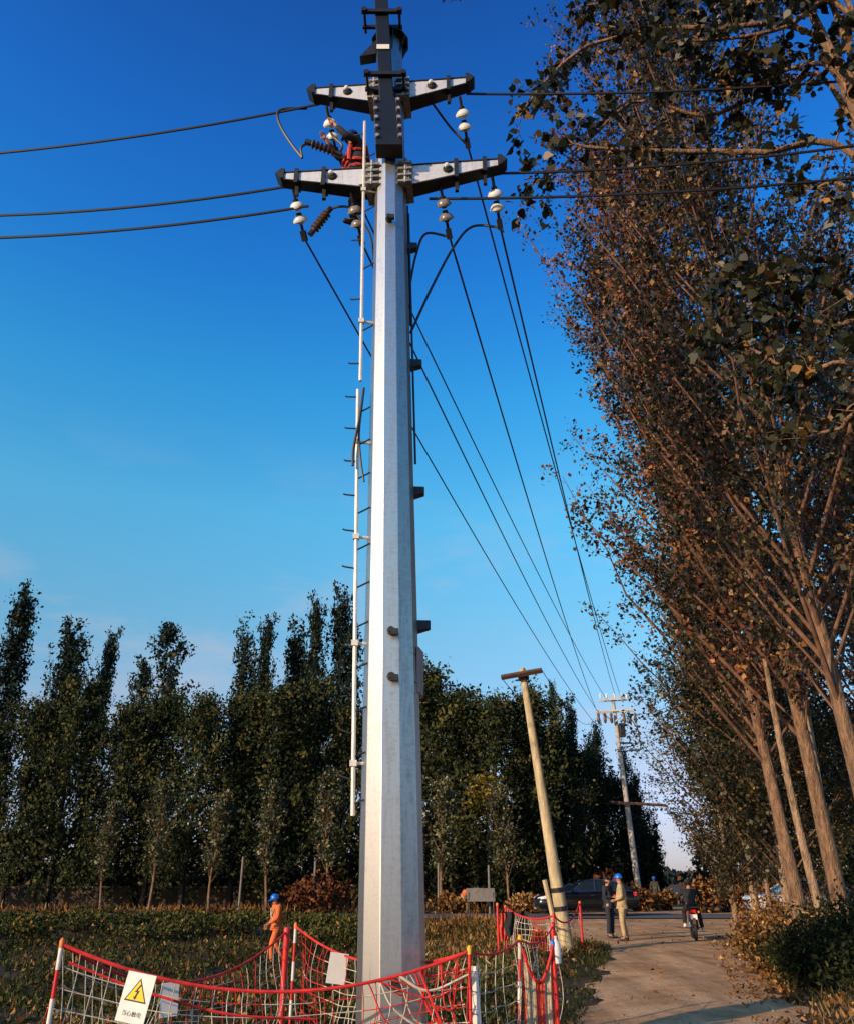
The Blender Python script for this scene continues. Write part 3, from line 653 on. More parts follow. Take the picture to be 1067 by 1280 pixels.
LM = dict(
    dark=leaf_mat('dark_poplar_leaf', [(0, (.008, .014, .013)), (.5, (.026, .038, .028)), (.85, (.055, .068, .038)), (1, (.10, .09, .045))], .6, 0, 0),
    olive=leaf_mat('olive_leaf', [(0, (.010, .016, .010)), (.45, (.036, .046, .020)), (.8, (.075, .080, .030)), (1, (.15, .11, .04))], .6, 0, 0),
    young=leaf_mat('young_leaf', [(0, (.014, .020, .010)), (.5, (.050, .060, .024)), (.85, (.13, .13, .06)), (1, (.30, .26, .13))], .5, .2, .3),
    autumn=leaf_mat('autumn_poplar_leaf', [(0, (.010, .010, .007)), (.34, (.026, .026, .012)), (.52, (.055, .040, .018)), (.68, (.14, .046, .031)), (.86, (.25, .078, .040)), (1, (.40, .19, .06))], .5, .22, .3),
    green=leaf_mat('late_green_leaf', [(0, (.008, .010, .006)), (.4, (.024, .028, .012)), (.75, (.06, .058, .022)), (.92, (.14, .085, .03)), (1, (.30, .20, .06))], .45, .2, .35),
    big=leaf_mat('broad_leaf', [(0, (.006, .008, .005)), (.5, (.022, .026, .010)), (.8, (.055, .050, .018)), (.93, (.16, .08, .025)), (1, (.40, .19, .04))], .45, .22, .35),
    yellow=leaf_mat('yellow_leaf', [(0, (.05, .045, .012)), (.6, (.20, .15, .02)), (1, (.38, .27, .04))], .6, .3, .2),
    shade=leaf_mat('painted_shade_leaf', [(0, (.003, .005, .004)), (.6, (.010, .013, .008)), (1, (.025, .025, .012))], .8, 0, 0),  # near-black leaves: the wood's inner shade is put into the colour
    bush=leaf_mat('dark_bush_leaf', [(0, (.007, .009, .004)), (.5, (.022, .028, .009)), (.85, (.055, .06, .018)), (1, (.13, .10, .03))], .7, .15, .1),
    dry=leaf_mat('dry_weed', [(0, (.05, .022, .010)), (.4, (.16, .075, .028)), (.75, (.33, .17, .06)), (1, (.48, .30, .13))], .8, 0, 0),
    rusty=leaf_mat('rusty_weed', [(0, (.03, .012, .008)), (.5, (.11, .040, .020)), (1, (.24, .10, .045))], .8, 0, 0),
    weed=leaf_mat('field_weed', [(0, (.010, .013, .005)), (.42, (.044, .056, .017)), (.70, (.085, .095, .028)), (.90, (.13, .090, .032)), (1, (.30, .16, .06))], .7, 0, 0),
    grass=leaf_mat('grass_blade', [(0, (.010, .014, .005)), (.5, (.045, .048, .016)), (.8, (.14, .095, .035)), (1, (.30, .20, .09))], .7, .25, .1),
)
LM['mixed'] = leaf_mat('turning_leaf', [(0, (.008, .010, .006)), (.4, (.026, .030, .012)), (.62, (.060, .056, .022)), (.78, (.11, .055, .028)), (.92, (.20, .085, .035)), (1, (.36, .20, .06))], .5, .22, .3)
LM['haze'] = leaf_mat('painted_haze_leaf', [(0, (.02, .03, .035)), (1, (.05, .065, .06))], .8, 0, 0)  # bluish grey leaves: distance haze is put into the colour
BD = M['bark_dark']
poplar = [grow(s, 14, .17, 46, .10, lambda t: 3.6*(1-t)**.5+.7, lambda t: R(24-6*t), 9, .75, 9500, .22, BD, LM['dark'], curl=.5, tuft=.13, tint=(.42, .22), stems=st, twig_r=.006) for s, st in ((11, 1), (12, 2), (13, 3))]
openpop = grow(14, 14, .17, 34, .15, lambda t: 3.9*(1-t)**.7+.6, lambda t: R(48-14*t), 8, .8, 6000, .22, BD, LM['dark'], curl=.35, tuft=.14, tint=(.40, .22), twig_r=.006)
broad = [grow(s, 9.5, .14, 50, .03, lambda t: 3.3*np.sin(np.pi*(.30+.66*t))+.3, lambda t: R(66-32*t), 8, .85, 13000, .20, BD, LM['olive'], curl=.4, tuft=.20, tint=(.48, .24), twig_r=.006) for s in (21, 22, 23)]
young = [grow(s, 5.2, .055, 26, .25, lambda t: 1.25*np.sin(np.pi*(.25+.7*t))+.2, lambda t: R(34-10*t), 6, .42, 2300, .15, M['bark_warm'], LM['young'], curl=.5, tuft=.09, tint=(.55, .28), twig_r=.005) for s in (31, 32)]
spruce = grow(41, 12, .15, 90, .05, lambda t: 2.3*(1-t)**.8+.15, lambda t: R(68-20*t), 6, .5, 8000, .17, BD, LM['dark'], curl=.25, tuft=.10, tint=(.42, .2), twig_r=.005)
def plant(name, protos, H, px, top, Y, label, wf=1.0, group=None, rnd=random.Random(5), cat='tree'):
    p = at(px, top, Y); k = (p.z-0)/(H*1.03); w_ = k**.5*wf if wf > 0 else k
    pr = protos[rnd.randrange(len(protos))] if isinstance(protos, list) else protos
    return tree(name, pr, (p.x, Y, 0), rnd.uniform(0, 6.28), (w_, w_, k), label, cat, group)
G = 'tall dark poplars of the tree line'
for px, top, Y, wf, pk, lab in (
    (32, 757, 56, .95, 0, 'tall dark poplar at the left edge of the picture, highest on that side'),
    (93, 792, 56, 1.0, 1, 'dark poplar with a blunt top, second from the left edge'),
    (138, 808, 57, .65, 0, 'thin wispy dark poplar between the second poplar and the spreading one'),
    (-25, 800, 56, .8, 2, 'dark poplar cut off by the left edge of the picture'),
    (305, 797, 56, .95, 2, 'dark poplar with several spires, left of the middle gap'),
    (333, 790, 55, .6, 0, 'slim dark spire right beside the poplar with several spires'),
    (372, 797, 57, .9, 1, 'dark poplar with split top, left of the climbing rail'),
    (398, 768, 55, .62, 0, 'highest dark spire left of the steel pole'),
    (430, 757, 56, .9, 1, 'dark poplar partly hidden behind the climbing rail and steel pole'),
    (470, 815, 58, .7, 2, 'dark poplar hidden behind the steel pole'),
    (660, 862, 56, .8, 2, 'dark conical poplar behind the top of the leaning pole'),
    (690, 868, 56, .45, 0, 'slim dark spire just right of the leaning pole top'),
    (712, 885, 59, .55, 1, 'small dark spire left of the far pale pole crossarms'),
    (742, 915, 62, .7, 1, 'dark poplar behind the crossarms of the far pale pole'),
    (778, 940, 60, .7, 2, 'dark poplar just behind the far pale pole shaft')):
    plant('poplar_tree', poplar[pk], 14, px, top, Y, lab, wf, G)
plant('poplar_tree', openpop, 14, 212, 782, 54, 'dark poplar with open spreading branches against the sky at left', .95, G)
plant('poplar_tree', openpop, 14, 182, 830, 56, 'small open topped dark poplar left of the spreading one', .6, G)
plant('broadleaf_tree', openpop, 14, 545, 838, 54, 'dark tree with ragged top just right of the steel pole', .95, G)
plant('broadleaf_tree', openpop, 14, 575, 868, 55, 'ragged dark tree above the yellow shrub', .9, G)
G = 'olive green trees in the middle of the tree line'
vary = random.Random(19)
for k, (px, top, Y, lab) in enumerate((
    (-10, 900, 52, 'olive green tree at the very left edge, below the tallest poplar'),
    (50, 885, 52, 'olive green tree below the two leftmost poplars'),
    (105, 880, 51, 'broad olive tree third from the left edge'),
    (158, 890, 51, 'broad olive tree below the small open topped poplar'),
    (212, 900, 52, 'olive tree directly below the open spreading poplar'),
    (255, 905, 50, 'pale olive tree beside the gap in the tree line'),
    (310, 890, 52, 'olive tree below the poplar with several spires'),
    (352, 895, 51, 'olive tree behind the worker in the field'),
    (400, 875, 52, 'olive tree left of the climbing rail foot'),
    (445, 890, 52, 'olive tree mostly hidden by the steel pole'),
    (520, 870, 52, 'olive tree touching the right edge of the steel pole'),
    (565, 900, 51, 'olive tree behind the two young leafy trees'),
    (612, 890, 51, 'bushy olive tree left of the leaning pole'),
    (655, 905, 52, 'bushy olive tree directly behind the leaning pole'),
    (696, 920, 55, 'olive tree right of the leaning pole, above the black car'),
    (728, 948, 60, 'dark olive tree left of the far pale pole'),
    (772, 980, 62, 'dark olive tree behind the far pale pole'),
    (790, 1000, 62, 'round dark tree at the right end of the tree line'),
    (806, 1045, 66, 'low dark tree beside the hazy gap above the road'))):
    plant('broadleaf_tree', broad, 9.5, px, top+vary.randint(-30, 22)*(px < 690), Y, lab, vary.uniform(.85, 1.2) if px < 690 else 1.0 if px < 780 else .8, G)
G = 'slim young trees along the cross road'
for px, top, Y, lab in (
    (345, 985, 45.2, 'slim young tree with a bare stem behind the orange worker'),
    (418, 970, 45.5, 'slim young tree just left of the steel pole'),
    (552, 985, 45.5, 'pale leaved young tree right of the steel pole'),
    (628, 990, 45.2, 'pale leaved young tree between the grey board and the leaning pole'),
    (205, 985, 45.5, 'slim young tree left of the orange worker, in front of the dark wood'),
    (145, 1010, 46, 'small young tree in the dark left part of the wood edge'),
    (275, 1000, 46, 'young tree midway between the left edge and the steel pole'),
    (515, 1015, 46, 'thin young tree hugging the right edge of the steel pole')):
    plant('young_tree', young, 5.2, px, top, Y, lab, 1.15, G)
# yellow shrub high in the wood edge
ys_ = grow(51, 5.6, .06, 26, .72, lambda t: .95*(1-.4*t), lambda t: R(70-20*t), 5, .4, 700, .17, BD, LM['yellow'], tuft=.1, tint=(.6, .25), twig_r=.005)
plant('yellow_tree', ys_, 5.6, 605, 972, 47.5, 'small tree with bright yellow leaves in front of the wood', 1.5)
# right side of the far road
for px, top, Y, pr, H, wf, lab in (
    (900, 985, 75, spruce, 12, .6, 'hazy dark conical tree right of the gap above the road'),
    (930, 960, 62, broad[1], 9.5, .9, 'dark tree behind the motorcyclist on the right of the far road'),
    (955, 930, 52, broad[0], 9.5, 1.0, 'dark tree behind the white car on the right'),
    (1005, 900, 50, broad[2], 9.5, 1.1, 'dark tree behind the row of leaning trunks at right'),
    (1060, 900, 46, broad[1], 9.5, 1.2, 'dark tree at the right edge behind the trunks')):
    plant('broadleaf_tree', pr, H, px, top, Y, lab, wf, 'trees right of the far road')
# undergrowth deep in the wood, shade painted into its leaf colour: nobody could count it
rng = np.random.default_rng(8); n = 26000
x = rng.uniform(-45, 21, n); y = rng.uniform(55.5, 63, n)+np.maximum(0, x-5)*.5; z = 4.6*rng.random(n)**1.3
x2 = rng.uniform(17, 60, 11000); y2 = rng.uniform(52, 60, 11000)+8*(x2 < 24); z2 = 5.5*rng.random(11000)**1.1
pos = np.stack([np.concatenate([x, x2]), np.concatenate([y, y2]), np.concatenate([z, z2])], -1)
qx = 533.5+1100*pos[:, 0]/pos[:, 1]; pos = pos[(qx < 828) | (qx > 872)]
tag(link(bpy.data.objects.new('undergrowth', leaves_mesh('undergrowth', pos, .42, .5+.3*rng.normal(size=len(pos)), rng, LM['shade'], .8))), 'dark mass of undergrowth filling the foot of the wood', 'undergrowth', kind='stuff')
# far wood on the horizon, haze painted into its leaf colour
n = 9000; x = rng.uniform(-200, 330, n); pos = np.stack([x, 260+rng.uniform(-10, 10, n), 3.2*rng.random(n)*(.7+.3*np.sin(x*.11))], -1)
tag(link(bpy.data.objects.new('far_wood', leaves_mesh('far_wood', pos, 2.2, rng.random(n), rng, LM['haze'], .9))), 'haze-coloured line of far woods on the horizon at the end of the road', 'far wood', kind='stuff')
# ---------------------------------------------------------------- tall trees along the right of the lane
aut = [grow(s, 21, .15, 84, .19, lambda t: (6.4*np.sin(np.pi*(.30+.62*t))+.6), lambda t: R(42-12*t), 15, 1.0, 38000, .118, M['bark_warm'], LM['autumn' if s == 61 else 'mixed'], lean=ln, curl=.30, tuft=.13, tint=(.56 if s == 61 else .50, .27), twig_r=.0065, wobble=.22, stems=1, bias=(-.45, -.1), aspect=.75) for s, ln in ((61, (-2.3, 0)), (62, (-2.6, -.5)))]
grn = grow(63, 17, .14, 78, .07, lambda t: (4.9*np.sin(np.pi*(.30+.62*t))+.5), lambda t: R(50-14*t), 12, .95, 30000, .14, M['bark_pale'], LM['green'], lean=(-1.0, 0), curl=.3, tuft=.17, tint=(.50, .22), twig_r=.006, wobble=.2, bias=(-.35, -.1), aspect=.75)
G = 'row of tall trees along the right side of the lane'
def row(meshes, px, Y, rz, sc, lab, name='roadside_tree'):
    p = gnd(px, 1100+1, 0); d = ray(px, 1140); xw = d.x/d.y*Y
    return tree(name, meshes, (xw, Y, zf(xw, Y)), rz, sc, lab, 'tree', G)
row(aut[0], 1052, 17.3, .15, (1, 1, 1), 'tall tree with a straight warm brown trunk, second from the right edge')
row(aut[1], 1001, 20.5, -.2, (1.0, 1.0, .93), 'tall tree with the thick mottled trunk nearest the white car')
row(aut[1], 1115, 13.2, .5, (.85, .85, .95), 'tall tree whose slanting trunk meets the right edge of the picture')
row(grn, 985, 26.5, 0, (1, 1, .98), 'greener roadside tree behind the thick mottled trunk')
row(grn, 945, 34, .9, (1, 1, .95), 'greenish roadside tree hanging over the motorcyclist')
row(aut[0], 1130, 23, 2.6, (.9, .9, .95), 'autumn brown tree behind the row at the right edge')
row(grn, 1150, 31, 2.0, (1, 1, 1.1), 'tall green tree behind the row beyond the right edge')
row(grn, 918, 29.5, 4.0, (.62, .62, .52), 'smaller leafy tree filling the space under the boughs near the motorcyclist', 'understory_tree')
row(grn, 1022, 27.5, 1.2, (.7, .7, .55), 'smaller leafy tree behind the slender stems', 'understory_tree')
row(grn, 962, 38.0, 5.2, (.7, .7, .62), 'smaller leafy tree in front of the white car', 'understory_tree')
# thin stem between the trunks
stem = grow(64, 11, .085, 14, .45, lambda t: 1.6*(1-.5*t), lambda t: R(32), 6, .6, 900, .11, M['bark_pale'], LM['autumn'], lean=(-.6, 0), curl=.4, tuft=.08, tint=(.5, .25), twig_r=.007, wobble=.12)
row(stem, 1030, 17.0, 0, (1, 1, 1), 'slender pale stem standing between the thick trunk and the straight trunk', 'sapling')
stem2 = (stem[0], stem[1])
row(stem2, 1041, 18.2, 2.2, (1.1, 1.1, .9), 'slender dark stem close behind the slender pale one', 'sapling')
# near tree, trunk outside the picture, boughs reaching in from the right
def near_tree():
    rng = np.random.default_rng(77); T = Tubes(); base = np.array([6.6, 7.6, 0.]); tz = np.linspace(0, 1, 14)
    tx = np.stack([base[0]-.9*tz**1.5, base[1]+.3*tz, 15*tz], -1)-base*0; T.add(tx, .24*(1-tz)**.8+.02, 10)
    tw0, tw1 = [], []
    boughs = [  # (start height, [(px, py, Y)...], radius, twigs)
        (7.2, [(1067, 187, 8.2), (960, 184, 8.3), (850, 182, 8.5), (735, 178, 8.6), (700, 160, 8.7)], .05, 16),
        (8.0, [(1040, 60, 7.9), (900, 30, 8.2), (760, 45, 8.5), (690, 90, 8.7), (640, 150, 8.8)], .045, 34),
        (8.6, [(1000, -60, 7.8), (850, -90, 8.0), (700, -60, 8.3), (590, -12, 8.6)], .04, 26),
        (8.2, [(1060, 20, 7.6), (980, 40, 7.8), (900, 60, 8.0), (820, 70, 8.2)], .04, 34),
        (6.9, [(1040, 110, 8.4), (960, 120, 8.8), (880, 150, 9.0), (790, 130, 9.0), (700, 215, 9.0), (655, 225, 9.0)], .04, 26),
        (5.2, [(1090, 420, 7.6), (1030, 400, 7.9), (960, 385, 8.2), (905, 360, 8.4)], .035, 22),
        (4.9, [(1090, 470, 7.6), (1000, 470, 7.9), (930, 440, 8.2), (880, 430, 8.4)], .03, 20),
        (4.6, [(1100, 520, 7.8), (1040, 540, 8.2), (980, 530, 8.6)], .03, 10),
        (8.4, [(1060, 110, 7.8), (1000, 90, 8.0), (940, 110, 8.3), (880, 90, 8.6)], .035, 34),
        (6.4, [(1070, 250, 8.0), (1010, 235, 8.4), (950, 215, 8.8)], .03, 14),
        (5.5, [(1085, 380, 7.4), (1020, 350, 7.8), (960, 345, 8.1), (900, 320, 8.5)], .03, 26),
        (8.8, [(1050, -10, 7.4), (960, 0, 7.8), (880, -10, 8.1), (780, 5, 8.4), (720, 25, 8.6)], .035, 40),
        (9.0, [(1067, -40, 7.7), (1000, -20, 8.0), (930, 0, 8.3), (870, 20, 8.5)], .04, 30)]
    for z0, pts, r, nt_ in boughs:
        k = z0/15*13; i0 = int(k); b = tx[i0]+(tx[i0+1]-tx[i0])*(k-i0)
        c = [Vector(b)]+[at(*p) for p in pts]; q = np.array([tuple(v) for v in curve_pts(c, 30)]); m = len(q)
        q[1:] += np.cumsum(rng.normal(size=(m-1, 3))*.012, 0)
        T.add(q, r*(1-np.linspace(0, 1, m))**.7+.008, 6)
        for j in range(nt_):
            u = .22+.78*(j+rng.random())/nt_; i0 = min(int(u*(m-1)), m-2); p = q[i0]; ld = unit(q[i0+1]-q[i0])
            d = unit(ld*.6+rng.normal(size=3)*.7+np.array([0, 0, -.12])); L_ = rng.uniform(.25, .75); e = p+d*L_
            T.add(np.stack([p, (p+e)/2+rng.normal(size=3)*.03, e]), [.007, .005, .003], 4); tw0.append(p); tw1.append(e)
    tw0, tw1 = np.array(tw0), np.array(tw1); n = len(tw0)*18; idx = rng.integers(0, len(tw0), n); u = rng.random(n)**.7
    pos = tw0[idx]+(tw1[idx]-tw0[idx])*(.15+.9*u[:, None])+rng.normal(size=(n, 3))*.06
    o = empty('broadleaf_tree', base, 0, 'near tree with big dark leaves whose boughs reach in at top right', 'tree')
    a = link(bpy.data.objects.new('trunk', T.mesh('trunk', M['bark_warm'])), o); a.location = -Vector(base)
    c = link(bpy.data.objects.new('crown', leaves_mesh('crown', pos, .135, .48+.25*rng.normal(size=n), rng, LM['big'], .80, dirs=np.array([0, 0, -.7]), six=True)), o); c.location = -Vector(base)
near_tree()
# ---------------------------------------------------------------- bushes and weeds
def bush(name, loc, rx, ry, h, n, size, m, label, seed, group=None, stems=10, tint=(.5, .25), cat='bush', spread=.55):
    rng = np.random.default_rng(seed); T = Tubes(); tips = []
    for k in range(stems):
        a = rng.uniform(0, 6.28); r = rng.random()**.5; e = np.array([math.cos(a)*rx*r*.9, math.sin(a)*ry*r*.9, h*(1-.45*r)*rng.uniform(.75, 1.1)])
        s0 = np.array([e[0]*.25, e[1]*.25, -.05]); s = np.linspace(0, 1, 6)[:, None]
        q = s0+(e-s0)*s+np.array([0, 0, h*.16])*np.sin(s*np.pi); T.add(q, .014*(1-s[:, 0])+.004, 4); tips.append(q)
    tips = np.array(tips); i = rng.integers(0, stems, n); u = rng.random(n)**.6*5; j = np.minimum(u.astype(int), 4); f = (u-j)[:, None]
    pos = tips[i, j]*(1-f)+tips[i, np.minimum(j+1, 5)]*f+rng.normal(size=(n, 3))*np.array([rx, ry, h*.7])*.17*spread/.55
    pos[:, 2] = np.abs(pos[:, 2])+.02
    o = empty(name, loc, 0, label, cat, group)
    link(bpy.data.objects.new('stems', T.mesh('stems', M['bark_dark'])), o)
    cl = rng.normal(size=stems)*tint[1]*.6
    link(bpy.data.objects.new('foliage', leaves_mesh('foliage', pos, size, tint[0]+cl[i]+rng.normal(size=n)*tint[1], rng, m, .6, .25)), o)
    return o
def gb(px, py, **k):
    p = gnd(px, py); return Vector((p.x, p.y, zf(p.x, p.y)))
def rx_(px, Y): d = ray(px, 1150); return Vector((d.x/d.y*Y, Y, zf(d.x/d.y*Y, Y)))
bush('bush', rx_(1003, 14.6), .95, .9, .95, 5200, .075, LM['bush'], 'dark green rounded bush beside the lane at lower right', 91, stems=40, tint=(.38, .22))
bush('bush', rx_(1062, 15.6), 1.1, .9, 1.25, 4500, .08, LM['bush'], 'taller dark bush at the right edge below the trunks', 92, stems=34, tint=(.38, .22))
bush('bush', rx_(1066, 12.6), .7, .6, .6, 1500, .07, LM['bush'], 'low dark bush in the bottom right among dead leaves', 93, stems=20, tint=(.4, .22))
G = 'clumps of dry weeds along the right of the lane'
for k, (px, Y, r, h, lab) in enumerate(((968, 18.2, .8, .75, 'dry orange weeds between the lane and the dark green bush'), (952, 22, .9, .8, 'dry orange weeds left of the thick mottled trunk'),
    (975, 15.8, .55, .45, 'low dry weeds touching the left of the dark green bush'), (975, 22.5, 1.1, 1.1, 'tall dry weeds at the foot of the thick mottled trunk'), (1040, 19.5, 1.2, 1.0, 'dry weeds behind the slender stems'), (1000, 29, 1.5, 1.5, 'tall dry weeds in front of the white car'), (1045, 30, 1.7, 1.7, 'tall dry weeds hiding the tail of the white car'))):
    bush('dry_weeds', rx_(px, Y), r, r, h, 1500, .10, LM['dry'], lab, 101+k, G, 26, (.42, .25), 'weeds')
G = 'dry reeds on the far side of the crossing'
for k, (px, Y, r, h, lab) in enumerate(((885, 46, 1.3, 1.7, 'rust coloured reeds just right of the motorcyclist'), (915, 47, 1.5, 2.0, 'tallest rust coloured reeds right of the motorcyclist'), (940, 46, 1.3, 1.4, 'rust coloured reeds left of the white car'),
    (832, 50, 1.1, 1.0, 'low dry reeds beside the far worker'), (762, 47, 1.2, 1.9, 'dry reeds behind the roof of the black car'), (800, 48, .8, 1.2, 'dry reeds right of the black car'))):
    bush('dry_reeds', rx_(px, Y), r, r*.7, h, 900, .24, LM['dry'] if k != 4 else LM['rusty'], lab, 121+k, G, 26, (.36, .22), 'reeds')
G = 'rusty shrubs along the wood edge'
for k, (px, Y, r, h, lab) in enumerate(((405, 44.8, 1.7, 2.0, 'rust brown shrub left of the steel pole'), (375, 44.8, 1.2, 1.5, 'rust brown shrub just right of the orange worker'), (505, 45, 1.0, 1.3, 'rust brown shrub hugging the right of the steel pole'),
    (560, 45, 1.1, 1.0, 'low dry shrub right of the steel pole'), (655, 45, 1.0, .9, 'low dry shrub behind the car bonnet'))):
    bush('rusty_shrub', rx_(px, Y), r, r*.7, h, 900, .2, LM['rusty' if k < 3 else 'dry'], lab, 141+k, G, 24, (.5, .25), 'shrub')
G = 'low bushes between the field and the wood'
for k, (px, Y, r, h, lab) in enumerate(((-5, 33, 2.0, 1.5, 'low bush at the left edge of the field'), (42, 31, 1.2, 1.7, 'pale leaved bush near the left edge of the field'), (110, 34, 2.2, 1.2, 'long low bush behind the front left fence post'),
    (180, 32, 1.8, 1.3, 'low bush behind the warning sign'), (240, 33, 1.9, 1.5, 'yellow green bush in the middle of the field edge'), (300, 33, 1.6, 1.2, 'low bush left of the orange worker'), (395, 32, 1.5, 1.5, 'low bush right of the orange worker'), (430, 30, 1.3, 1.2, 'low bush close to the left of the steel pole'))):
    bush('field_bush', rx_(px, Y), r, r*.7, h*(.42+.2*(k % 3)), 1100, .12, LM['weed'], lab, 161+k, G, 26, (.50, .28))
# ground cover that nobody could count
def scatter(name, label, n, region, size, m, seed, h=.25, tint=(.45, .25), up=1.0, aspect=.5, cat='ground cover', lift=None, thin=True):
    rng = np.random.default_rng(seed); x, y = region(rng, n); z = zt(x, y); ok = ~((x > road_l(y)+.05) & (x < road_r(y)-.05)) if lift is None else np.ones(len(x), bool)
    ok &= ~((y > 39) & (y < 44.4))
    if thin: ok &= (np.sin(x*1.9+2*np.sin(y*.8))*np.cos(y*1.5+.7*x)+.35*np.sin(x*5.1+y*3.7)+rng.normal(size=len(x))*.35) > -.35
    x, y, z = x[ok], y[ok], z[ok]; zz_ = z+(h*rng.random(len(x))**1.6 if lift is None else lift)
    patch = .22*np.sin(x*.9+1.7*np.sin(y*.5))*np.cos(y*.7+x*.3)
    s = size*(.7+.05*y)
    tag(link(bpy.data.objects.new(name, leaves_mesh(name, np.stack([x, y, zz_], -1), s, tint[0]+patch+rng.normal(size=len(x))*tint[1], rng, m, aspect, up))), label, cat, kind='stuff')
def reg(y0, y1, xl, xr, pw=1.6):
    def f(rng, n):
        y = y0+(y1-y0)*rng.random(n)**pw; t = rng.random(n); a = xl(y); b = xr(y); return a+(b-a)*t, y
    return f
vl = lambda y: -.62*y-.5
scatter('weeds', 'low green and brown weeds covering the field on the left', 56000, reg(6.5, 38, vl, lambda y: np.minimum(road_l(y)-1.0, -.2+.0*y+.12*y)), .055, LM['weed'], 201, .15, (.46, .28))
scatter('grass', 'dark grass verge between the netting and the lane', 34000, reg(6, 37, lambda y: np.full_like(y, -.5), lambda y: road_l(y)+.15, 1.4), .085, LM['grass'], 202, .04, (.40, .25), 1.6, .10)
scatter('grass', 'grass blades standing among the field weeds', 26000, reg(6, 34, vl, lambda y: np.full_like(y, .2)), .14, LM['grass'], 203, .05, (.28, .22), 1.6, .10)
scatter('roadside_weeds', 'dark green weeds hiding the cross road on the left', 15000, reg(35.5, 39, lambda y: -.62*y, lambda y: np.full_like(y, -1.2), 1.0), .06, LM['weed'], 212, .26, (.46, .24), .6, thin=False)
scatter('edge_litter', 'dead leaves drifted along both edges of the dirt lane', 2600, reg(9, 36, lambda y: road_r(y)-.7, lambda y: road_r(y)+.1, 1.3), .042, LM['dry'], 213, .0, (.30, .25), .0, .6, lift=.03)
scatter('verge_weeds', 'low dark weeds and dead leaves between the netting and the lane', 9000, reg(7, 36, lambda y: np.full_like(y, -.2), lambda y: road_l(y)+.1, 1.3), .045, LM['weed'], 211, .14, (.50, .28))
scatter('dead_leaves', 'dead brown leaves and stalks in the field', 8000, reg(10, 37, lambda y: -.45*y, lambda y: road_l(y)-.5, 1.0), .075, LM['dry'], 204, .10, (.40, .25), .3)
scatter('dry_grass', 'dry orange grass between the pole and the crossing', 12000, reg(20, 38, lambda y: np.full_like(y, -1.0), lambda y: road_l(y)-.2, .8), .10, LM['dry'], 205, .08, (.42, .25), 1.2, .12)
scatter('leaf_litter', 'orange dead leaves along the right verge of the lane', 16000, reg(8, 36, lambda y: road_r(y)-.10, lambda y: road_r(y)+4.5, 1.3), .07, LM['dry'], 206, .05, (.35, .25), .2, .6)
scatter('verge_grass', 'thin dry grass on the right verge of the lane', 15000, reg(8, 37, lambda y: road_r(y)+.05, lambda y: road_r(y)+5, 1.3), .13, LM['grass'], 207, .04, (.62, .25), 1.6, .10)
scatter('fallen_leaves', 'few fallen leaves lying on the dirt lane', 200, reg(9, 38, lambda y: road_l(y)+.1, lambda y: road_r(y)-.1, 1.2), .05, LM['dry'], 208, .0, (.3, .25), .0, .6, lift=.045)
scatter('wood_edge_grass', 'dry pale grass along the far edge of the cross road', 9000, reg(44.6, 48, lambda y: -.6*y, lambda y: .55*y, 1.0), .12, LM['dry'], 209, .15, (.36, .25), 1.2, .14)
# ---------------------------------------------------------------- safety netting round the pole
def post(px, py_top, Y, label, bands=True, cap='yellow', r=.016, h=None, lean=(0, 0), name='fence_post', allred=False):
    t = at(px, py_top, Y); z0 = zf(t.x, Y); b = Vector((t.x+lean[0], Y+lean[1], z0))
    o = empty(name, b, 0, label, 'fence post', 'red and white posts holding the safety netting'); T = t-b; n = 6
    MB().tube([Vector((0,0,-.1)), T], r, 10).build('tube', M['redpost'], o, True)
    if bands and not allred:
        for k in range(1, n, 2): MB().tube([T*(k/n), T*((k+1)/n)], r+.002, 10).build('white_band', M['whitepost'], o, True)
    MB().lathe([(r+.004, -.045), (r+.006, .0), (r*.9, .018), (r*.3, .026)], T, T, 12).build('cap', M[cap], o, True)
    MB().lathe([(.14, 0), (.14, .015), (.10, .03), (.03, .05)], (0,0,.002), (0,0,1), 18).build('foot', M['black'], o, True)
    return b, t
p1 = post(78, 1177, 7.3, 'red and white fence post at the left front corner, orange cap', cap='orange')
p2 = post(359, 1162, 10.6, 'thick red fence post at the back, nearest the orange worker', allred=True, cap='redpost', r=.034)
p2b = post(370, 1156, 10.75, 'back fence post with an orange cap beside the thick red one', cap='orange')
p3 = post(586, 1186, 8.0, 'yellow capped fence post right of the steel pole', allred=True)
p4 = post(649, 1172, 8.9, 'red and white banded fence post with a yellow cap left of the striped net', cap='yellow', lean=(-.06, 0))
p5 = post(690, 1178, 9.0, 'red fence post with a blue cap at the right edge of the striped net', cap='blue', allred=True, lean=(.02, 0))
p6 = post(621, 1130, 23.5, 'left post of the far net by the cross road', allred=True, r=.03, cap='orange')
p6b = post(631, 1133, 23.8, 'second red post of the far net, just right of its left post', allred=True, r=.025, cap='orange')
p7 = post(690, 1156, 11.0, 'red post standing behind the blue capped post', allred=True, cap='redpost', r=.025)
p8 = post(724, 1128, 23.0, 'lone red post right of the leaning pole', allred=True, r=.03, cap='orange')
p10 = post(691, 1143, 20.0, 'red post standing close in front of the leaning pole', allred=True, cap='redpost', r=.025)
p9 = post(706, 1128, 22.4, 'short red and white post just right of the leaning pole', r=.03, cap='redpost')
